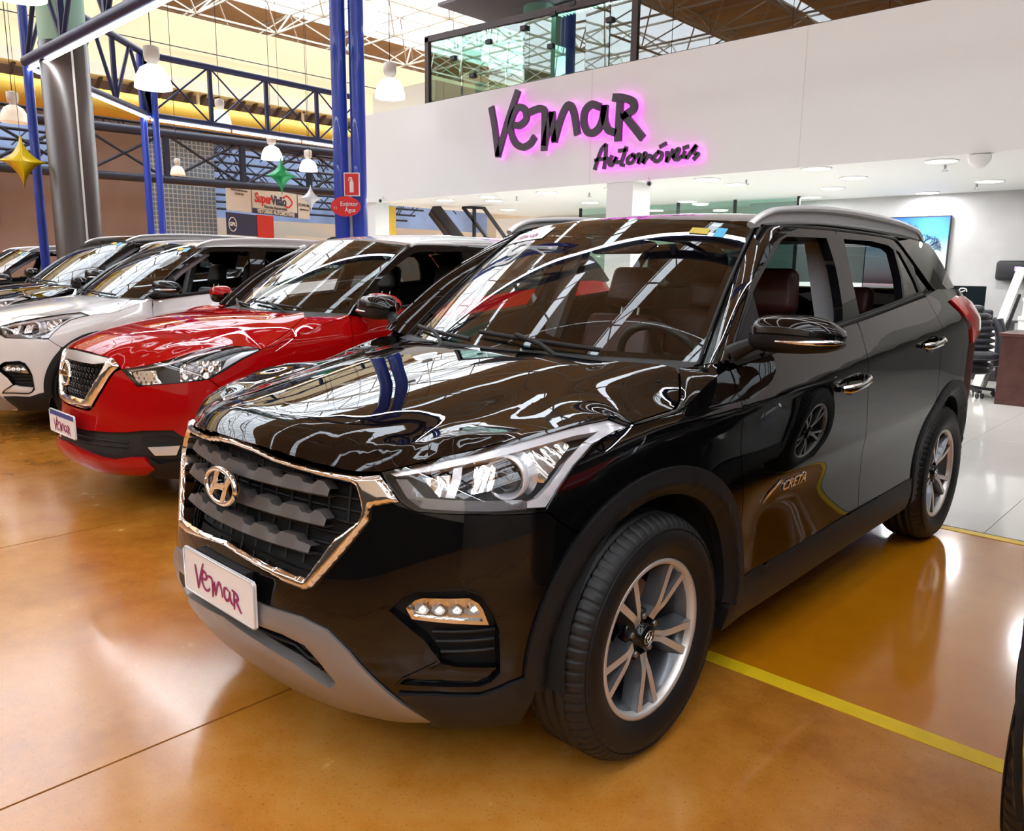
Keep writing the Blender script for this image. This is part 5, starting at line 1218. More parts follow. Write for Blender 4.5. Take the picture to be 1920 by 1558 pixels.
    panel('roof_lining', [sym([(0, .93), (.5, .98), (.58, 1.1), (.58, 2.4), (.5, 2.9), (0, 2.95)])], CR_ROOF, A['liner_grey'], root, both=False, res=.12, thick=0, off=-.035)
    # roof edge band between roof skin and door frames, rear pillar, tail glass
    dp = [(2.27, 1.482), (2.368, 1.396), (2.47, 1.318), (2.585, 1.252), (2.75, 1.250), (2.95, 1.255), (3.12, 1.262), (3.05, 1.38), (2.97, 1.455), (2.88, 1.488), (2.5, 1.50)]
    panel('rear_pillar', [dp], CR_GH, paint, root, res=.03, off=.003, thick=.03)
    rp = np.array([(3.12, 1.262), (3.05, 1.38), (2.97, 1.455), (2.90, 1.49)]); RL = np.array([cr_gh_fn(*q)[()] for q in smooth_line(rp, 5)])
    mb = MB(); mb.grid(ruled(RL, RL * [-1, 1, 1], 16, .13, (0, 1, .12))); mb.build('tail_glass', A['glass_dark'], root)
    mb = MB(); mb.grid(ruled(np.array([cr_gh_fn(2.90, 1.49)[()], (.60, 2.95, 1.495)]), np.array([cr_gh_fn(2.90, 1.49)[()], (.60, 2.95, 1.495)]) * [-1, 1, 1], 14, .12, (0, 1, .2))); mb.build('tail_spoiler', paint, root)
    # ---- roof rails
    yy = np.linspace(.94, 2.83, 40); t = (yy - yy[0]) / (yy[-1] - yy[0]); lift = .034 * np.clip(np.minimum(t / .07, (1 - t) / .06), 0, 1) ** .6
    pth = np.stack([.592 + .028 * np.sin(math.pi * t) ** .7, yy, [cr_roof_fn(.60, y)[()][2] + .006 + l for y, l in zip(yy, lift)]], 1)
    mb = MB(); mb.tube(pth, .5 * (.020 + .012 * np.sin(math.pi * np.clip(t * 1.0, 0.04, .96)) ** .4), 12, flat=(1.25, .95))
    mb.grid(np.array([[q, (q[0], q[1], cr_roof_fn(.61, q[1])[()][2] - .005)] for q in pth]))
    both_mb(mb, 'roof_rail', A['satin_silver'], root)
    # ---- bonnet
    lipx = [0, .08, .16, .24, .32, .40, .46]
    fr = [(x, float(_lip(x)) - .004) for x in lipx]; fr += [(a[0], a[1]) for a in _HE]
    hb = fr + [(.66, .30), (.58, .285), (.45, .245), (.30, .20), (.15, .165), (0, .155)]
    panel('bonnet', [sym(hb)], CR_HOOD2, paint, root, both=False, res=.022, thick=.016, gap=.0025)
    # scuttle under the wipers
    cu = np.linspace(-1, 1, 31); B0 = np.array([(u * .70, .15 + .12 * abs(u) ** 2, 1.045 - .03 * abs(u)) for u in cu]); B1 = CR_WS(cu, np.full(31, .03)) + [0, 0, -.004]
    MB().grid(ruled(B0, B1, 4)).build('scuttle', A['plastic_dark'], root)
    def wiper(u0, u1, v1):
        w = sub('wiper', root); U = np.linspace(u0, u1, 14); V = .035 + (v1 - .035) * np.linspace(0, 1, 14) ** .9
        Pw = CR_WS(U, V) + np.array([0, -.014, .012]); MB().tube(Pw, .007, 6, flat=(.8, 1.3)).build('blade', A['plastic_dark'], w)
        a = CR_WS(np.array([u0 + .12 * np.sign(u1 - u0)]), np.array([-.02]))[0]; m = Pw[8] + [0, -.008, .012]
        MB().tube([a + [0, -.03, .0], (a + m) / 2 + [0, -.012, .012], m], .008, 6).build('arm', A['plastic_dark'], w)
    wiper(.62, -.10, .085); wiper(-.12, -.80, .075)
    # ---- grille
    g = sub('grille', root)
    gout = [(0, .876), (.09, .870)] + O['gr_out'] + [(0, .584)]; gin = [(0, .858), (.09, .853)] + O['gr_in'] + [(0, .598)]
    panel('chrome_frame', [sym(gout), sym(gin)], CR_SIDE, A['chrome'], g, both=False, res=.0055, thick=.05, off=.006, dome=(.012, .011))
    gi = np.array(sym(gin)); 
    def gspan(z):
        X = []
        for (a, b) in zip(gi, np.roll(gi, -1, 0)):
            if (a[1] - z) * (b[1] - z) < 0: X.append(a[0] + (b[0] - a[0]) * (z - a[1]) / (b[1] - a[1]))
        return max(X) if X else 0
    panel('mesh_backing', [sym([(a * 1.01, b) for a, b in gin])], CR_SIDE, A['void'], g, both=False, res=.05, thick=0, off=-.055)
    for z in np.arange(.63, .86, .030):
        w = gspan(z) - .004
        if w > .05: MB().tube([side_at(s, z, -.048) for s in np.linspace(-w, w, 25)], .004, 5).build('mesh_bar', A['plastic_dark'], g)
    for s in np.arange(-.42, .43, .07): MB().tube([side_at(s, z, -.044) for z in np.linspace(.60 if abs(s) < .34 else .72, .83, 6)], .004, 5).build('mesh_rib', A['plastic_dark'], g)
    for zi, z in enumerate((.795, .722, .650)):        # three broad slats with raised blocks
        w = gspan(z) - (.10 if zi == 0 else .085 if zi == 1 else .055); S = np.linspace(-w, w, 141); prof = []
        for s in S:
            k = (abs(s) + .005) % .115; blk = .013 if k < .055 else .013 * max(0, 1 - (k - .055) / .014) if k < .069 else (.013 * max(0, (k - .101) / .014) if k > .101 else 0)
            en = min(1, (w - abs(s)) / .03 + .2)
            h = (.010 + blk) * en
            a = side_at(s, z + h, -.016); b = side_at(s, z + h * .9, -.002); c = side_at(s, z - .012, .004); d = side_at(s, z - .017, -.004); e = side_at(s, z - .015, -.035); f = side_at(s, z + h, -.035)
            prof.append([f, a, b, c, d, e])
        prof = np.array(prof); keep = np.ones(len(S), bool)
        MB().grid(prof, smooth=False).build('slat', A['grille_grey'], g)
    # emblem: oval ring with slanted letter
    em = sub('emblem', g); ec = np.array(side_at(0, .752, .030)); ex, ez = .079, .046; tl = .07
    fr2 = lambda a, b, d: (ec[0] + a, ec[1] - d + b * tl, ec[2] + b)
    MB().tube([fr2(ex * math.cos(t), ez * math.sin(t), .008) for t in np.linspace(0, 2 * math.pi, 49)[:-1]], .0075, 8, closed=True, flat=None).build('oval_ring', A['chrome'], em)
    hb2 = MB()
    for st in ([(-.050, -.028), (-.030, .004), (-.014, .040)], [(.014, -.040), (.030, -.004), (.050, .028)], [(-.030, -.003), (0, 0), (.030, .003)]): ribbon(hb2, st, .019, -.006, .014, fr=fr2, taper=[1.1, .9, 1.1], n=5)
    hb2.build('slanted_letter', A['chrome'], em, bevel=.003)
    bs = MB(); pr = [(ex * .97 * math.cos(t), ez * .97 * math.sin(t)) for t in np.linspace(0, 2 * math.pi, 41)[:-1]]; bs.add([fr2(a, b, -.006) for a, b in pr], [tuple(range(40))]); bs.build('oval_base', A['gloss_black'], em, fix=False)
    # ---- headlights
    H = (sub('headlight', root), sub('headlight', root))
    panel('housing', [O['hl']], CR_SIDE, A['plastic_dark'], H, res=.03, thick=0, off=-.060, gap=.001)
    panel('housing_wall', [O['hl'], inset(O['hl'], .004)], CR_SIDE, A['gloss_black'], H, res=.02, thick=.07, off=-.002)
    panel('light_strip', [O['hl_top']], CR_SIDE, A['lamp_white'], H, res=.02, thick=.03, off=-.012, dome=(.012, .005))
    panel('light_strip', [O['hl_rear']], CR_SIDE, A['lamp_white'], H, res=.02, thick=.03, off=-.012, dome=(.012, .005))
    panel('running_light', [O['hl_drl']], CR_SIDE, A['lamp_clear'], H, res=.02, thick=.02, off=-.012, dome=(.010, .006))
    panel('light_bar', [O['hl_bar']], CR_SIDE, A['lamp_white'], H, res=.02, thick=.03, off=-.022)
    panel('inner_reflector', [O['hl_in']], CR_SIDE, A['chrome'], H, res=.02, thick=.02, off=-.040, offfn=lambda s, z: .006 * np.sin(s * 130))
    panel('reflector', [O['hl_refl']], CR_SIDE, A['chrome'], H, res=.008, thick=.02, off=-.038, offfn=lambda s, z: .005 * np.sin(s * 300) * np.sin(z * 160))
    pc = side_at(.905, .862, -.045); pn = np.array([.28, -.96, .03])
    mb = MB(); mb2 = MB(); mb3 = MB()
    mb.lathe([(.036, .0), (.046, .018), (.050, .030), (.054, .030), (.055, .010), (.050, -.01)], 40, 'y'); mb2.lathe([(.0005, .040), (.012, .039), (.024, .033), (.033, .022), (.037, .008)], 32, 'y'); mb3.lathe([(.037, .012), (.038, -.02), (.06, -.03)], 32, 'y')
    R3 = Vector(pn).to_track_quat('Y', 'Z').to_matrix().to_4x4(); R3.translation = Vector(pc)
    for m_, nm, mt in ((mb, 'projector_ring', A['lamp_white']), (mb2, 'projector_lens', A['lens_blue']), (mb3, 'projector_body', A['satin_silver'])):
        me = m_.fix(nm); me.transform(R3); obj(nm, me, mt, H[0]); m2 = mirror_mesh(me, nm); obj(nm, m2, mt, H[1])
    panel('side_reflector', [[(.955, .845), (.995, .835), (1.05, .884), (1.10, .920), (1.06, .932), (.97, .91)]], CR_SIDE, A['chrome'], H, res=.012, thick=.01, off=-.034, offfn=lambda s, z: .006 * np.sin((s + z) * 120))
    panel('clear_cover', [O['hl']], CR_SIDE, A['lamp_glass'], H, res=.024, thick=0, off=.001)
    # ---- fog lamp pockets
    F = (sub('fog_light', root), sub('fog_light', root))
    panel('pocket', [inset(O['pocket'], -.004)], CR_SIDE, A['plastic'], F, res=.03, thick=0, off=-.040, offfn=lambda s, z: .028 * sstep(.50, .60, z) * 0 + .022 * sstep(.62, .56, s))
    panel('pocket_wall', [inset(O['pocket'], -.002), inset(O['pocket'], .003)], CR_SIDE, A['gloss_black'], F, res=.02, thick=.05, off=.003)
    panel('pocket_lip', [[(.603, .355), (.702, .357), (.80, .352), (.828, .364), (.845, .392), (.80, .398), (.745, .402), (.705, .415), (.62, .370)]], CR_SIDE, paint, F, res=.02, thick=.02, off=-.008, dome=(.02, .006))
    fo = O['fog']; fi = [(.640, .548), (.652, .561), (.668, .567), (.772, .568), (.789, .558), (.799, .543), (.810, .516), (.764, .521), (.643, .529)]
    panel('fog_bezel', [fo, fi], CR_SIDE, A['chrome'], F, res=.012, thick=.02, off=-.010, dome=(.006, .004))
    panel('fog_reflector', [fi], CR_SIDE, A['chrome'], F, res=.008, thick=0, off=-.022, offfn=lambda s, z: -.010 * np.abs(np.sin((s - .64) * 75)) * sstep(.53, .55, z))
    panel('fog_cover', [fo], CR_SIDE, A['lamp_glass'], F, res=.03, thick=0, off=-.006)
    for zz in (.485, .460, .432):
        mb = MB(); mb.tube([side_at(s, zz, -.030) for s in np.linspace(.685 + (.485 - zz) * .4, .843, 8)], .007, 6, flat=(1, .7)); both_mb(mb, 'pocket_slat', A['plastic'], F)
    # ---- number plate
    pc = np.array([0, -.803, .4806]); number_plate(root, lambda a, b, d: (a, pc[1] - d, pc[2] + b), (A['plate_white'], A['ink_magenta']))
    MB().box(-.14, .14, -.80, -.75, .44, .55).build('plate_holder', A['plastic_dark'], root)
    # ---- mirrors
    Mi = (sub('wing_mirror', root), sub('wing_mirror', root))
    secs = []          # loft across x: (x, y centre, half depth, z low, z high)
    for x, yc, hd, z0, z1 in ((.858, .475, .022, 1.122, 1.165), (.885, .475, .062, 1.108, 1.200), (.915, .478, .078, 1.104, 1.212), (.97, .485, .084, 1.102, 1.214), (1.03, .495, .082, 1.104, 1.209), (1.075, .51, .072, 1.109, 1.196), (1.105, .525, .050, 1.120, 1.172), (1.114, .532, .02, 1.135, 1.157)):
        r_ = []
        for t in np.linspace(0, 2 * math.pi, 25)[:-1]:
            cy_, cz_ = math.cos(t), math.sin(t); ey = np.sign(cy_) * abs(cy_) ** .6; ez_ = np.sign(cz_) * abs(cz_) ** .7
            r_.append((x, yc + hd * ey * (1.0 if ey < 0 else .75), (z0 + z1) / 2 + (z1 - z0) / 2 * ez_))
        secs.append(r_)
    Pm = np.array(secs); lo = []
    mbu = MB(); Pc = np.concatenate([Pm, Pm[:, :1]], 1)
    mbu.grid(Pc[:, 0:13]); mbl = MB(); mbl.grid(Pc[:, 12:25])
    mbu.add(Pm[-1], [tuple(range(24))]); 
    a_, b_ = both_mb(mbu, 'mirror_cap', paint if paint is not A['white_paint'] else A['gloss_black'], Mi); both_mb(mbl, 'mirror_base', A['plastic'], Mi)
    mb = MB(); mb.tube([(x, yc - hd * .98, 1.139 + .006 * (x - .9)) for x, yc, hd in ((.965, .485, .084), (1.03, .495, .083), (1.075, .51, .073), (1.105, .526, .05), (1.113, .54, .03))], [.003, .007, .009, .009, .004], 8, flat=(1, 1)); both_mb(mb, 'mirror_indicator', A['chrome'], Mi)
    mb = MB(); mb.tube([(.80, .46, 1.085), (.83, .465, 1.105), (.865, .475, 1.122), (.90, .48, 1.125)], [.04, .034, .028, .026], 10, flat=(1.0, .75)); both_mb(mb, 'mirror_foot', A['plastic'], Mi)
    sail = [cr_gh_fn(y, z)[()] + np.array([.008, 0, 0]) for y, z in ((.415, 1.066), (.645, 1.085), (.645, 1.262), (.54, 1.185))]
    mb = MB(); mb.add(sail + [q - np.array([.01, 0, 0]) for q in sail], [(0, 1, 2, 3), (7, 6, 5, 4), (0, 4, 5, 1), (1, 5, 6, 2), (2, 6, 7, 3), (3, 7, 4, 0)]); both_mb(mb, 'mirror_sail', A['plastic'], Mi)
    mb = MB(); mb.grid(Pc[2:7, 0:25][:, 6:7] * 0 + np.array([[(x, .562, 1.155)] for x in (.92, .96, 1.0, 1.04, 1.07)]))
    # ---- door handles
    for dr, (s0, z0), (s1, z1) in ((d1, (2.475, .917), (2.70, .943)), (d2, (3.375, 1.018), (3.60, 1.035))):
        def hp(t, zo, off): s = s0 + (s1 - s0) * t; return side_at(s, z0 + (z1 - z0) * t + zo, off)
        h = (sub('door_handle', root), sub('door_handle', root)); 
        for k in (0, 1): h[k].parent = dr[k]
        mb = MB(); mb.tube([hp(t, .004, o) for t, o in ((0, .006), (.06, .022), (.2, .036), (.5, .042), (.8, .036), (.94, .022), (1, .008))], [.010, .014, .013, .012, .013, .015, .011], 10, flat=(.8, 1.15)); both_mb(mb, 'handle_bar', A['chrome'], h)
        mb = MB(); c = hp(.55, -.004, .002); mb.grid(np.array([[hp(.55 + .34 * r * math.cos(t), -.004 + .036 * r * math.sin(t), .003 - .014 * (1 - r * r)) for r in np.linspace(.02, 1, 6)] for t in np.linspace(0, 2 * math.pi, 33)])); both_mb(mb, 'handle_cup', paint, h)
    # ---- door badge and windscreen stickers
    def on_side(o, s, z, off, sc=1.0):
        p_ = Vector(side_at(s, z, off)); n = Vector(side_n(s, z)); t = (Vector(side_at(s + .01, z)) - Vector(side_at(s - .01, z))).normalized(); u = n.cross(t); o.matrix_local = Matrix(((t.x, u.x, n.x, p_.x), (t.y, u.y, n.y, p_.y), (t.z, u.z, n.z, p_.z), (0, 0, 0, 1)))
    bd = text_mesh('model_badge', 'CRETA', .052, .0012, A['chrome'], root, sx=1.15, bold=.0008, shear=.15); on_side(bd, 2.165, .636, .003)
    sw = MB(); ribbon(sw, [(1.945, .607), (1.98, .632), (2.05, .664)], .010, 0, .004, fr=lambda a, b, d: tuple(side_at(a, b, .002 + d)), taper=[.2, 1.3, .5]); sw.build('door_flash', A['chrome'], root)
    def ws_q(name, u0, u1, v0, v1, mat, d=.003):
        U, V = np.meshgrid(np.linspace(u0, u1, 7), np.linspace(v0, v1, 5), indexing='ij'); return MB().grid(CR_WS(U, V) + np.array([0, -.75 * d, .66 * d])).build(name, mat, root, fix=False)
    if decals:
        st_ = ws_q('windscreen_sticker', -.90, -.45, .84, .955, A['plate_white']); st_['label'] = 'white windscreen sticker with handwriting'
        fw_ = lambda a, b, d: tuple(CR_WS(np.array([-.80 + a]), np.array([.865 + b]))[0] + np.array([0, -.0075, .0066]) * (.6 + 100 * d * .02)); vb = MB()
        for L in VEMAR.values():
            for q in L: ribbon(vb, [(a * .26, b * .16) for a, b in q], .008, 0, .0005, fr=fw_, n=3)
        vb.build('sticker_lettering', A['ink_magenta'], st_, fix=False)
        yr = MB()
        for pts in ([(-.86, .79), (-.82, .805), (-.82, .60)], [(-.50, .73), (-.60, .70), (-.68, .74), (-.66, .80), (-.55, .805), (-.50, .75), (-.52, .63), (-.66, .61)]): ribbon(yr, pts, .035, 0, .0005, fr=lambda a, b, d: tuple(CR_WS(np.array([a]), np.array([b]))[0] + np.array([0, -.003, .0026])), n=5, smooth=len(pts) > 3)
        yr.build('year_digits', A['plate_white'], root, fix=False)
        ws_q('toll_tag', .80, .86, .865, .945, A['tag_blue']); ws_q('toll_label', .655, .765, .88, .93, A['tag_yellow'])
    # ---- wheels
    for y in (0, RY):
        for sx in (1, -1): wheel(root, sx * .772, y, .3425, roll=.62 if y == 0 else .42)
    # ---- underside and cabin
    mb = MB(); mb.box(-.50, .50, -.50, 3.10, .21, .26); mb.box(-.78, .78, .50, 2.10, .20, .30); mb.box(-.42, .42, -.52, .20, .26, .60)
    mb.build('underbody', A['void'], root)
    fw = MB(); fw.box(-.72, .72, .20, .24, .3, 1.02); fw.build('bulkhead', A['void'], root)
    cabin(root, A['leather'], hip_y=1.20, rear_y=2.02, dash_y=.44, dash_z=1.035)
# ---------------------------------------------------------------- red crossover: body surfaces
KI_PLAN = PlanCurve([(0, -.830), (.12, -.824), (.24, -.804), (.36, -.766), (.50, -.700), (.62, -.612), (.72, -.500), (.79, -.365), (.835, -.20), (.863, -.02), (.876, .16),
                     (.882, .45), (.885, .95), (.885, 1.5), (.885, 2.1), (.885, 2.6), (.868, 2.92), (.82, 3.15), (.71, 3.29), (.55, 3.365), (.28, 3.41), (0, 3.42)])
_kt = [list(r) for r in _to]
_kt[0] = [.130, .012, .020, .045, .058, .075, .110, .160, .22, .28, .38, .5]
_kt[1] = [.130, .015, .015, .030, .045, .070, .110, .165, .23, .29, .40, .5]
_kt[2] = [.110, .030, .006, .004, .018, .045, .088, .140, .20, .27, .38, .5]
_kt[3] = [.085, .030, .010, .000, .004, .020, .050, .095, .15, .22, .33, .5]
KI_SIDE = Surf(make_side(KI_PLAN, [0, .42, .84, 1.12, 1.48, 1.69, 1.91, 2.26, 3.06, 4.16, 4.51, 4.81, KI_PLAN.smax], _zc, _kt, .06))
KI_GH = Surf(lambda y, z: cr_gh_fn(np.asarray(y) - .10, np.asarray(z) + .012) + np.array([0, .10, -.012]))
KI_ROOF = Surf(lambda x, y: cr_roof_fn(x, np.asarray(y) - .10) + np.array([0, .10, -.010]))
KI_WS = Surf(ws_fn((.705, .34, .565, 1.055, 1.045), (.583, 1.01, 1.11, 1.522, 1.480), .018))
_klip = nspline([0, .15, .30, .40, .50, .60, .70, .78, .84, .90], [-.735, -.728, -.700, -.665, -.600, -.505, -.385, -.26, -.12, .05])
_kzf = nspline([-.06, -.03, 0, .03, .07, .14, .28, .5, .72, .95, 1.2], [.81, .848, .874, .893, .913, .939, .976, 1.018, 1.045, 1.058, 1.070])
def ki_hood_fn(x, y):
    x, y = np.broadcast_arrays(np.asarray(x, float), np.asarray(y, float)); ax = abs(x)
    t = y - _klip(np.minimum(ax, .9)); z0 = _kzf(t); front = np.exp(-np.clip(t, 0, 9) / .22)
    z = z0 - _hdx(np.clip(ax, 0, .95)) * (1 - front * .7) * (1 - .45 * sstep(.15, .7, t)) - .035 * front * sstep(.1, .5, ax) + .05 * sstep(.45, .9, ax)
    return np.stack([x, y, z], -1)
KI_HOOD = Surf(ki_hood_fn)
KIO = {
    'gr_out': [(0.028, 0.866), (0.292, 0.854), (0.398, 0.844), (0.456, 0.805), (0.414, 0.778), (0.389, 0.754), (0.327, 0.675), (0.238, 0.575), (0.203, 0.563), (0.01, 0.563)],
    'gr_mesh': [(0.061, 0.819), (0.225, 0.815), (0.335, 0.826), (0.322, 0.785), (0.295, 0.748), (0.23, 0.672), (0.175, 0.613), (0.006, 0.616)],
    'hl': [(0.466, 0.789), (0.53, 0.749), (0.583, 0.709), (0.717, 0.722), (0.873, 0.735), (0.97, 0.746), (1.038, 0.779), (1.15, 0.841), (1.262, 0.89), (1.207, 0.906), (1.095, 0.916), (1.013, 0.908), (0.907, 0.887), (0.769, 0.849), (0.621, 0.814)],
    'hl_turn': [(0.499, 0.784), (0.677, 0.796), (0.687, 0.757), (0.717, 0.729), (0.591, 0.716)],
    'hl_refl': [(0.814, 0.823), (0.911, 0.848), (1.045, 0.845), (1.039, 0.793), (0.958, 0.749), (0.813, 0.736)],
    'hl_proj': [(0.875, 0.791)],
    'hl_edge': [(0.48, 0.79), (0.769, 0.844), (0.906, 0.882), (1.026, 0.904), (1.052, 0.897), (0.906, 0.868), (0.77, 0.83), (0.526, 0.785)],
    'hl_tip': [(1.039, 0.793), (1.151, 0.851), (1.245, 0.889), (1.156, 0.881), (1.071, 0.844)],
    'low_top': [(0.195, 0.446), (0.378, 0.454), (0.501, 0.462), (0.62, 0.478), (0.775, 0.484), (0.816, 0.452)],
    'lip_top': [(-0.268, 0.362), (0.055, 0.36), (0.22, 0.336), (0.342, 0.313), (0.422, 0.31), (0.535, 0.334), (0.622, 0.335)],
    'lip_bot': [(-0.27, 0.337), (0.016, 0.305), (0.217, 0.286), (0.362, 0.256), (0.462, 0.248), (0.649, 0.271)],
    'fog': [(0.64, 0.393), (0.764, 0.399), (0.808, 0.401), (0.785, 0.351), (0.676, 0.349)],
    'hood_seam': [(1.262, 0.89), (1.292, 0.909), (1.352, 0.934), (1.447, 0.984), (1.575, 1.052)],
    'seam3': [(0.821, -0.077, 0.89), (0.816, -0.045, 0.908), (0.811, 0.018, 0.933), (0.788, 0.116, 0.983), (0.703, 0.27, 1.048)],
    'door_f': [(1.865, 1.046), (1.848, 1.004), (1.827, 0.929)],
}
# ---------------------------------------------------------------- red crossover with V-shaped chrome grille
def build_kicks(root, paint, roof_paint):
    A = M; O = KIO; SD = KI_SIDE
    ss = np.linspace(.9, 4.6, 1500); syv = KI_PLAN.pos(ss)[:, 1]
    soy = lambda y: float(np.interp(y, syv, ss))
    def arc(cy, cz, r, a0, a1, n=24): return [(soy(cy + r * math.cos(t)), cz + r * math.sin(t)) for t in np.linspace(a0, a1, n)]
    def nrm(s, z):
        n = SD.normal(np.array([float(s)]), np.array([float(z)]))[0]; q = SD(np.array([float(s)]), np.array([float(z)]))[0]
        return n if (q - np.array([0, np.clip(q[1], .2, 2.4), .65])) @ n > 0 else -n
    def sat(s, z, off=0.0): return SD(np.array([float(s)]), np.array([float(z)]))[0] + nrm(s, z) * off
    zb = lambda y: 1.052 + .085 * (y - .5)
    CY, CZ, RY = .02, .355, 2.61
    # bumper, dark lower fascia, red lip
    bp = [(0, .552), (.20, .552), (.246, .568), (.335, .672), (.397, .75), (.422, .776), (.462, .792)] + O['hl'][1:6] + [(1.03, .695), (1.02, .60), (.995, .50), (.975, .41), (.90, .40)] + O['low_top'][::-1] + [(0, .444)]
    panel('front_bumper', [sym(bp)], SD, paint, root, both=False, res=.026, thick=.025, gap=.002)
    lw = [(0, .462), (.3, .468), (.5, .476), (.62, .49), (.775, .496), (.90, .43), (.975, .42), (.975, .30), (.93, .21), (0, .19)]
    panel('lower_fascia', [sym(lw)], SD, A['plastic_dark'], root, both=False, res=.035, thick=.02, off=-.014)
    for z in (.41, .385): MB().tube([sat(s, z, -.008) for s in np.linspace(-.52, .52, 25)], .004, 5).build('fascia_ridge', A['plastic'], root)
    lp = [(0, .360), (.10, .352), (.22, .336), (.342, .315), (.422, .312), (.535, .334), (.618, .335), (.66, .275), (.60, .235), (.40, .222), (0, .225)]
    panel('front_lip', [sym(lp)], SD, paint, root, both=False, res=.026, thick=.03, off=.010, dome=(.02, .006))
    panel('lower_cladding', [[(.64, .335), (.69, .30), (.945, .345), (.98, .40), (.975, .30), (.93, .205), (.63, .205)]], SD, A['plastic'], root, res=.03, thick=.02, off=.004)
    F = (sub('fog_light', root), sub('fog_light', root))
    panel('fog_bezel', [O['fog']], SD, A['satin_silver'], F, res=.03, thick=.03, off=.006, dome=(.012, .004))
    panel('fog_surround', [[(.60, .44), (.70, .46), (.83, .43), (.82, .345), (.79, .33), (.66, .33)]], SD, A['plastic'], F, res=.03, thick=.02, off=-.004)
    # wheel arches, wings, doors
    def lip_off(cy):
        def f(s, z): y = np.interp(s, ss, syv); r = np.hypot(y - cy, z - CZ); return np.where(r < .405, -(.405 - r) * .9, 0)
        return f
    for cy in (CY, RY):
        panel('wheel_arch_cladding', [arc(cy, CZ, .445, math.pi * 1.04, -math.pi * .04, 36) + arc(cy, CZ, .374, -math.pi * .04, math.pi * 1.04, 36)], SD, A['plastic'], root, res=.025, thick=.03, off=.010, offfn=lip_off(cy))
        mb = MB(); th = np.linspace(-.15, math.pi + .15, 24); mb.grid(np.array([[(x, cy + .385 * math.cos(t), CZ + .385 * math.sin(t)) for x in (.40, .84)] for t in th]))
        mb.add([(.40, cy, CZ)] + [(.40, cy + .385 * math.cos(t), CZ + .385 * math.sin(t)) for t in th], [(0, k, k + 1) for k in range(1, len(th))]); both_mb(mb, 'wheel_liner', A['void'], root)
    df = [(1.862, 1.046), (1.845, 1.004), (1.825, .929), (1.835, .75), (1.868, .60), (1.885, .375)]
    wt = [O['hl'][8], (1.35, .913), (1.45, .942), (1.56, .980), (1.70, 1.018), (1.86, 1.046)]
    wg = O['hl'][5:8] + wt + df[1:] + [(1.85, .29)] + arc(CY, CZ, .42, -.15, math.pi * .70, 22) + [(1.03, .695)]
    panel('front_wing', [wg], SD, paint, root, res=.026, gap=.0022)
    Wt = resample(np.array([sat(a, b) for a, b in wt]), .012, closed=False); St = resample(np.array(list(O['seam3']) + [(.715, .50, 1.045), (.79, .53, 1.062)]) + np.array([.004, .002, -.001]), .012, closed=False)
    Wt = Wt[np.linspace(0, len(Wt) - 1, 26).astype(int)]; St = St[np.linspace(0, len(St) - 1, 26).astype(int)]; mb = MB(); mb.grid(ruled(Wt, St, 6, .005, (.5, 0, .8))); both_mb(mb, 'wing_top', paint, root)
    bg = [(2.86, zb(1.47)), (2.86, 1.0), (2.90, .7), (2.93, .40)]
    top = [(soy(y), zb(y) + .004) for y in np.linspace(.50, 1.45, 10)]
    panel('front_door', [top + bg + df[::-1]], SD, paint, root, res=.03, gap=.0022)
    top2 = [(soy(y), zb(y) + .004) for y in np.linspace(1.48, 2.36, 10)]
    panel('rear_door', [top2 + [(3.75, 1.05), (3.75, .93), (3.63, .83)] + arc(RY, CZ, .44, math.pi * .80, math.pi, 8) + [(3.58, .40)] + bg[::-1]], SD, paint, root, res=.03, gap=.0022)
    panel('sill_cladding', [[(1.87, .378), (3.57, .405), (3.575, .33), (3.55, .25), (1.83, .21), (1.83, .29)]], SD, A['plastic'], root, res=.035, thick=.04, off=.004)
    panel('rear_quarter', [[(3.76, zb(2.37) + .004), (4.0, 1.25), (4.3, 1.255), (4.5, 1.24), (4.5, .22), (4.45, .22)] + arc(RY, CZ, .42, -.2, math.pi * .78, 24) + [(3.63, .835), (3.75, .935), (3.75, 1.05)]], SD, paint, root, res=.032, gap=.0022)
    panel('rear_body', [[(4.505, 1.24), (KI_PLAN.smax, 1.24), (KI_PLAN.smax, .3), (4.505, .22)]], SD, paint, root, res=.06, gap=.001)
    panel('tail_light', [[(4.05, 1.13), (4.3, 1.17), (4.7, 1.13), (4.8, 1.05), (4.45, .99), (4.3, 1.0), (4.28, 1.07)]], SD, A['tail_red'], root, res=.035, thick=.03, off=.010, dome=(.03, .010))
    # upper side
    sh = lambda L: [(y + .10, z - .012) for y, z in L]
    zc = lambda y: zb(y)
    w1 = sh([(.66, 1.095), (.645, 1.25), (.70, 1.286), (.86, 1.372), (1.0, 1.44), (1.05, 1.452), (1.43, 1.46), (1.43, 1.36), (1.40, 1.20), (1.39, 1.165)])
    w2 = sh([(1.52, 1.175), (1.545, 1.30), (1.60, 1.462), (1.95, 1.464), (2.12, 1.452), (2.20, 1.40), (2.26, 1.30), (2.28, 1.245)])
    edge = sh([(.405, 1.074), (.47, 1.137), (.66, 1.292), (.86, 1.415), (1.0, 1.480), (1.06, 1.496), (1.3, 1.503), (1.526, 1.505), (1.9, 1.503), (2.18, 1.496), (2.30, 1.46), (2.42, 1.37), (2.62, 1.262)])
    blt = [(y, zb(y) - .004) for y in (2.45, 2.0, 1.6, 1.2, .8, .56)]
    panel('window_frame', [edge + blt, w1, w2], KI_GH, A['gloss_black'], root, res=.032, thick=.035, off=.002)
    panel('rear_side_pane', [w2], KI_GH, A['glass_dark'], root, res=.06, thick=0, off=-.004)
    mb = MB(); mb.tube([KI_GH.fn(y, zb(y) + .008) + np.array([.006, 0, 0]) for y in np.linspace(.70, 2.5, 24)], .009, 6, flat=(.7, 1.3)); both_mb(mb, 'belt_strip', A['plastic'], root)
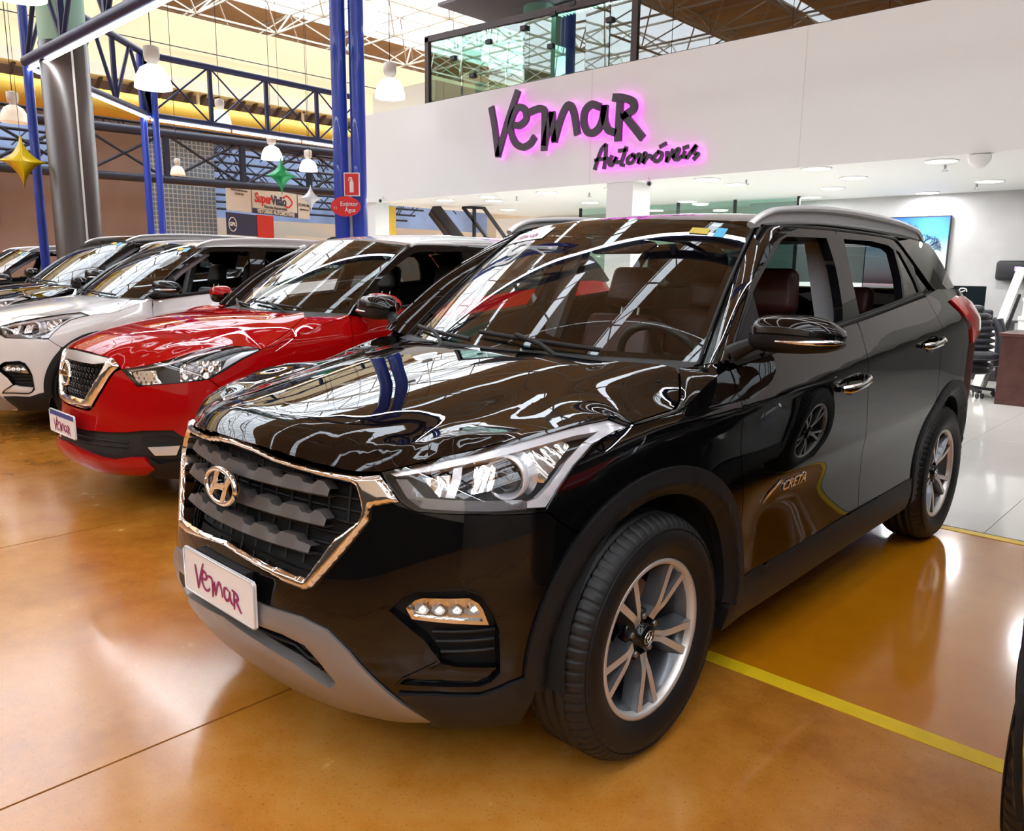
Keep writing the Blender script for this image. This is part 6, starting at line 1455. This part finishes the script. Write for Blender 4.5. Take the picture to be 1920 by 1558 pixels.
    v = np.linspace(0, 1, 20); WE = KI_WS(np.full(20, 1.0), v); GE = np.array([KI_GH.fn(*q) for q in resample(np.array(smooth_line(edge[:6], 6)), .01, closed=False)]); GE = GE[np.linspace(0, len(GE) - 1, 20).astype(int)]
    mb = MB(); mb.grid(ruled(WE, GE, 8, .012, (.6, -.6, .45))); both_mb(mb, 'front_pillar', A['gloss_black'], root)
    panel('windscreen', [[(-1, 0), (1, 0), (1, 1), (-1, 1)]], KI_WS, A['glass'], root, both=False, res=.08, thick=0)
    mb = MB()
    for uu, vv in ((np.linspace(-1, 1, 31), np.linspace(0, .07, 3)), (np.linspace(-1, 1, 31), np.linspace(.965, 1, 3)), (np.linspace(.95, 1, 3), np.linspace(0, 1, 20)), (np.linspace(-1, -.95, 3), np.linspace(0, 1, 20))):
        U, V = np.meshgrid(uu, vv, indexing='ij'); mb.grid(KI_WS(U, V) + [0, .004, -.002])
    mb.build('windscreen_border', A['gloss_black'], root, fix=False)
    rf = [(0, 1.007)] + [(x, 1.01 + .10 * (x / .6) ** 2.2) for x in (.15, .3, .45, .56, .60)] + [(.657, 1.16), (.662, 1.6), (.658, 2.3), (.645, 2.6), (.60, 3.05), (.3, 3.12), (0, 3.14)]
    panel('roof', [sym(rf)], KI_ROOF, roof_paint, root, both=False, res=.05, thick=.02, off=.004)
    panel('roof_lining', [sym([(0, 1.04), (.5, 1.09), (.58, 1.2), (.58, 2.5), (0, 3.0)])], KI_ROOF, A['liner_grey'], root, both=False, res=.15, thick=0, off=-.035)
    mb = MB(); mb.tube([KI_GH.fn(y, z + .006) + np.array([.0, 0, 0]) for y, z in smooth_line(edge[4:11], 4)], .012, 8); both_mb(mb, 'roof_edge', roof_paint, root)
    dp = sh([(2.30, 1.468), (2.42, 1.376), (2.62, 1.262), (2.75, 1.250), (2.95, 1.255), (3.12, 1.262), (3.05, 1.38), (2.97, 1.455), (2.88, 1.488), (2.5, 1.50)])
    panel('rear_pillar', [dp], KI_GH, A['gloss_black'], root, res=.04, off=.003, thick=.03)
    RL = np.array([KI_GH.fn(*q) for q in smooth_line(sh([(3.12, 1.262), (3.05, 1.38), (2.97, 1.455), (2.90, 1.49)]), 4)])
    MB().grid(ruled(RL, RL * [-1, 1, 1], 12, .13, (0, 1, .12))).build('tail_glass', A['glass_dark'], root)
    mb = MB(); mb.bar((0, 3.0, 1.51), (0, 3.09, 1.62), .006, 6, r2=.002); mb.build('aerial', A['plastic_dark'], root)
    # bonnet
    K = [O['hl'][0]] + O['hl'][14:8:-1]
    E = np.array([sat(a, b) for a, b in K] + [np.array(q) for q in O['seam3']]); hood2 = tps_hood(ki_hood_fn, E, _klip, nspline([-.75, -.6, -.4, -.1, .14, .4], [.26, .33, .43, .52, .56, .58]), .14, lam=8e-4)
    fr = [(x, float(_klip(x)) - .004) for x in (0, .08, .16, .24, .32, .38)] + [(a[0], a[1]) for a in E]
    panel('bonnet', [sym(fr + [(.60, .33), (.45, .325), (.30, .295), (.15, .272), (0, .265)])], Surf(hood2), paint, root, both=False, res=.026, thick=.016, gap=.0025)
    cu = np.linspace(-1, 1, 25); MB().grid(ruled(np.array([(u * .70, .26 + .12 * u * u, 1.035 - .02 * abs(u)) for u in cu]), KI_WS(cu, np.full(25, .03)) + [0, 0, -.004], 4)).build('scuttle', A['plastic_dark'], root)
    for u0, u1 in ((.62, -.10), (-.12, -.80)):
        w = sub('wiper', root); Pw = KI_WS(np.linspace(u0, u1, 12), .035 + .05 * np.linspace(0, 1, 12)) + np.array([0, -.014, .012]); MB().tube(Pw, .008, 6).build('blade', A['plastic_dark'], w)
        MB().bar(KI_WS(np.array([u0 - .08]), np.array([-.02]))[0] + [0, -.02, 0], Pw[7] + [0, -.006, .01], .008, 6).build('arm', A['plastic_dark'], w)
    # grille: satin brow, dark mesh with round cells, chrome V
    g = sub('grille', root)
    go = [(0, .868), (.15, .863)] + O['gr_out'][1:9] + [(0, .560)]; gm = [(0, .818), (.10, .818), (.225, .815), (.335, .826), (.322, .785), (.295, .748), (.23, .672), (.175, .613), (0, .617)]
    panel('satin_brow', [sym([(0, .862), (.15, .858), (.29, .850), (.375, .84), (.335, .818), (.225, .806), (0, .808)])], SD, A['satin_silver'], g, both=False, res=.025, thick=.02, off=.002)
    panel('mesh_backing', [sym([(0, .83), (.34, .83), (.30, .74), (.18, .60), (0, .60)])], SD, A['void'], g, both=False, res=.05, thick=0, off=-.045)
    for r, z in enumerate(np.arange(.635, .83, .034)):
        wmax = np.interp(z, [.613, .672, .748, .785, .826], [.165, .22, .285, .31, .32])
        for s in np.arange(-.33 + (.022 if r % 2 else 0), .34, .044):
            if abs(s) < wmax:
                c = sat(s, z, -.02); MB().tube([c + np.array([.015 * math.cos(t), 0, .011 * math.sin(t)]) for t in np.linspace(0, 2 * math.pi, 11)[:-1]], .0045, 5, closed=True).build('mesh_cell', A['gloss_black'], g)
    V_o = [(.375, .845), (.40, .843), (.452, .806), (.414, .778), (.389, .754), (.327, .675), (.238, .576), (.203, .564), (0, .562)]
    V_i = [(0, .612), (.165, .610), (.185, .622), (.235, .672), (.30, .748), (.326, .785), (.342, .828)]
    panel('chrome_v', [sym_open(V_o, V_i)], SD, A['chrome'], g, both=False, res=.014, thick=.05, off=.006, dome=(.022, .014))
    panel('grille_seal', [sym(go), sym(inset(np.array(go), .010).tolist() if False else [(a * .965, .715 + (b - .715) * .965) for a, b in go])], SD, A['gloss_black'], g, both=False, res=.02, thick=.02, off=.002)
    em = sub('emblem', g); ec = np.array([0, -.802, .745]); f2 = lambda a, b, d: (ec[0] + a, ec[1] - d + b * .08, ec[2] + b)
    MB().tube([f2(.062 * math.cos(t), .062 * math.sin(t), .004) for t in np.linspace(0, 2 * math.pi, 41)[:-1]], .009, 8, closed=True).build('ring', A['chrome'], em)
    MB().add([f2(a, b, d) for d in (.0, .014) for a, b in ((-.075, -.014), (.075, -.014), (.075, .014), (-.075, .014))], [(0, 3, 2, 1), (4, 5, 6, 7), (0, 1, 5, 4), (1, 2, 6, 5), (2, 3, 7, 6), (3, 0, 4, 7)]).build('bar', A['chrome'], em)
    text_mesh('lettering', 'NISSAN', .026, .0004, A['ink_dark'], em, f2(0, 0, .0150), (math.pi / 2, 0, 0), sx=1.1)
    # headlights
    H = (sub('headlight', root), sub('headlight', root)); hl = O['hl']
    panel('housing', [hl], SD, A['plastic_dark'], H, res=.04, thick=0, off=-.050)
    panel('housing_wall', [hl, inset(np.array(hl), .005)], SD, A['gloss_black'], H, res=.03, thick=.06, off=-.002)
    panel('light_strip', [O['hl_edge']], SD, A['lamp_white'], H, res=.03, thick=.02, off=-.014)
    panel('turn_signal', [O['hl_turn']], SD, A['chrome'], H, res=.012, thick=.01, off=-.022, offfn=lambda s, z: .004 * np.sin(s * 200) * np.sin(z * 150))
    panel('reflector', [O['hl_refl']], SD, A['chrome'], H, res=.010, thick=.02, off=-.034, offfn=lambda s, z: .008 * np.sin(s * 110) * np.sin(z * 90))
    panel('tip_reflector', [O['hl_tip']], SD, A['lamp_white'], H, res=.03, thick=.01, off=-.016)
    mb = MB(); mb.lathe([(.0005, .03), (.02, .028), (.036, .016), (.042, 0), (.046, .006), (.047, -.02)], 28, 'y'); R3 = Vector((.35, -.93, .05)).to_track_quat('Y', 'Z').to_matrix().to_4x4(); R3.translation = Vector(sat(.875, .80, -.04))
    me = mb.fix('projector'); me.transform(R3); obj('projector', me, A['lamp_clear'], H[0]); obj('projector', mirror_mesh(me, 'projector'), A['lamp_clear'], H[1])
    panel('clear_cover', [hl], SD, A['lamp_glass'], H, res=.035, thick=0, off=.001)
    # number plate with the blue band
    number_plate(root, lambda a, b, d: (a, -.842 - d, .465 + b), (A['plate_white'], A['ink_magenta']), blue=True)
    # mirrors: red cap over black shell
    Mi = (sub('wing_mirror', root), sub('wing_mirror', root)); secs = []
    for x, yc, hd, z0, z1 in ((.878, .60, .02, 1.105, 1.14), (.905, .60, .06, 1.075, 1.172), (.95, .605, .08, 1.064, 1.188), (1.0, .612, .08, 1.062, 1.186), (1.05, .622, .07, 1.068, 1.172), (1.085, .635, .045, 1.085, 1.15), (1.095, .64, .02, 1.10, 1.135)):
        secs.append([(x, yc + hd * np.sign(c) * abs(c) ** .6, (z0 + z1) / 2 + (z1 - z0) / 2 * np.sign(s_) * abs(s_) ** .7) for c, s_ in ((math.cos(t), math.sin(t)) for t in np.linspace(0, 2 * math.pi, 25))])
    Pc = np.array(secs); mb = MB(); mb.grid(Pc[:, 0:13]); both_mb(mb, 'mirror_cap', paint, Mi); mb = MB(); mb.grid(Pc[:, 12:25]); both_mb(mb, 'mirror_base', A['gloss_black'], Mi)
    mb = MB(); mb.tube([(.80, .58, 1.06), (.85, .59, 1.08), (.92, .60, 1.09)], .025, 8); both_mb(mb, 'mirror_foot', A['plastic'], Mi)
    for y in (0, RY):
        for sx in (1, -1): wheel(root, sx * .765, y, .335, .5, .338, .222)
    mb = MB(); mb.box(-.50, .50, -.50, 3.1, .21, .26); mb.box(-.78, .78, .50, 2.10, .20, .30); mb.box(-.42, .42, -.52, .30, .26, .60); mb.build('underbody', A['void'], root)
    MB().box(-.72, .72, .30, .34, .3, 1.0).build('bulkhead', A['void'], root)
    panel('door_lining', [[(.5, .35), (.5, 1.05), (1.4, 1.12), (2.4, 1.20), (3.0, 1.22), (3.0, .9), (2.2, .85), (2.1, .35)]], Surf(lambda y, z: np.stack([.75 + 0 * y + 0 * z, y + 0 * z, z + 0 * y], -1)), A['dash'], root, res=.15, thick=0)
    cabin(root, A['leather_black'], hip_y=1.30, rear_y=2.10, dash_y=.56, dash_z=1.02)
def sym_open(outer, inner):
    """U-shaped loop: outer runs from its tip to u = 0, inner from u = 0 back to the tip"""
    o = [tuple(q) for q in outer]; i = [tuple(q) for q in inner]
    om = [(-a, b) for a, b in o[::-1] if a > 1e-6]; im = [(-a, b) for a, b in i[::-1] if a > 1e-6]
    return o + om + im + i
# ---------------------------------------------------------------- the cars
car = thing('compact_suv', 'glossy black compact SUV in front with chrome hexagonal grille and white plate', 'car', (0, 0, 0))
build_creta(car, M['black_paint'])
red = thing('crossover_car', 'red crossover with white roof and V-shaped chrome grille', 'car', (-2.8, .53, 0))
build_kicks(red, M['red_paint'], M['pearl_roof'])
wh = copy_tree(car, None, {M['black_paint']: M['white_paint'], M['leather']: M['leather_black']}); wh.location = (-5.6, .60, 0)
wh['label'] = 'white compact SUV with black pillars parked beyond the red crossover'
PAINT_BLACK_PARTS = ('front_pillar', 'mirror_cap', 'rear_pillar')
for ch in wh.children_recursive:
    if ch.name.split('.')[0] in PAINT_BLACK_PARTS and ch.type == 'MESH': ch.material_slots[0].link = 'OBJECT'; ch.material_slots[0].material = M['gloss_black']
bk = copy_tree(car, None, {M['leather']: M['leather_black']}); bk.location = (-7.80, .80, 0); bk.scale = (1.05, 1.05, 1.06); bk['label'] = 'black SUV with grey roof rails between the two white cars'
w2 = copy_tree(wh, None); w2.location = (-10.85, .75, 0); w2['label'] = 'white car at the far left edge behind the black one'
rt = copy_tree(car, None, {M['black_paint']: M['graphite_paint']}); rt.location = (2.58, 2.92, 0); rt.rotation_euler = (0, 0, math.pi); rt['label'] = 'dark car at the right edge of which only a tyre shows'
for k in ('led', 'led_warm', 'bay_dome', 'bay_dome_off_glow', 'office_light', 'screen_purple'): M[k].cycles.emission_sampling = 'NONE'
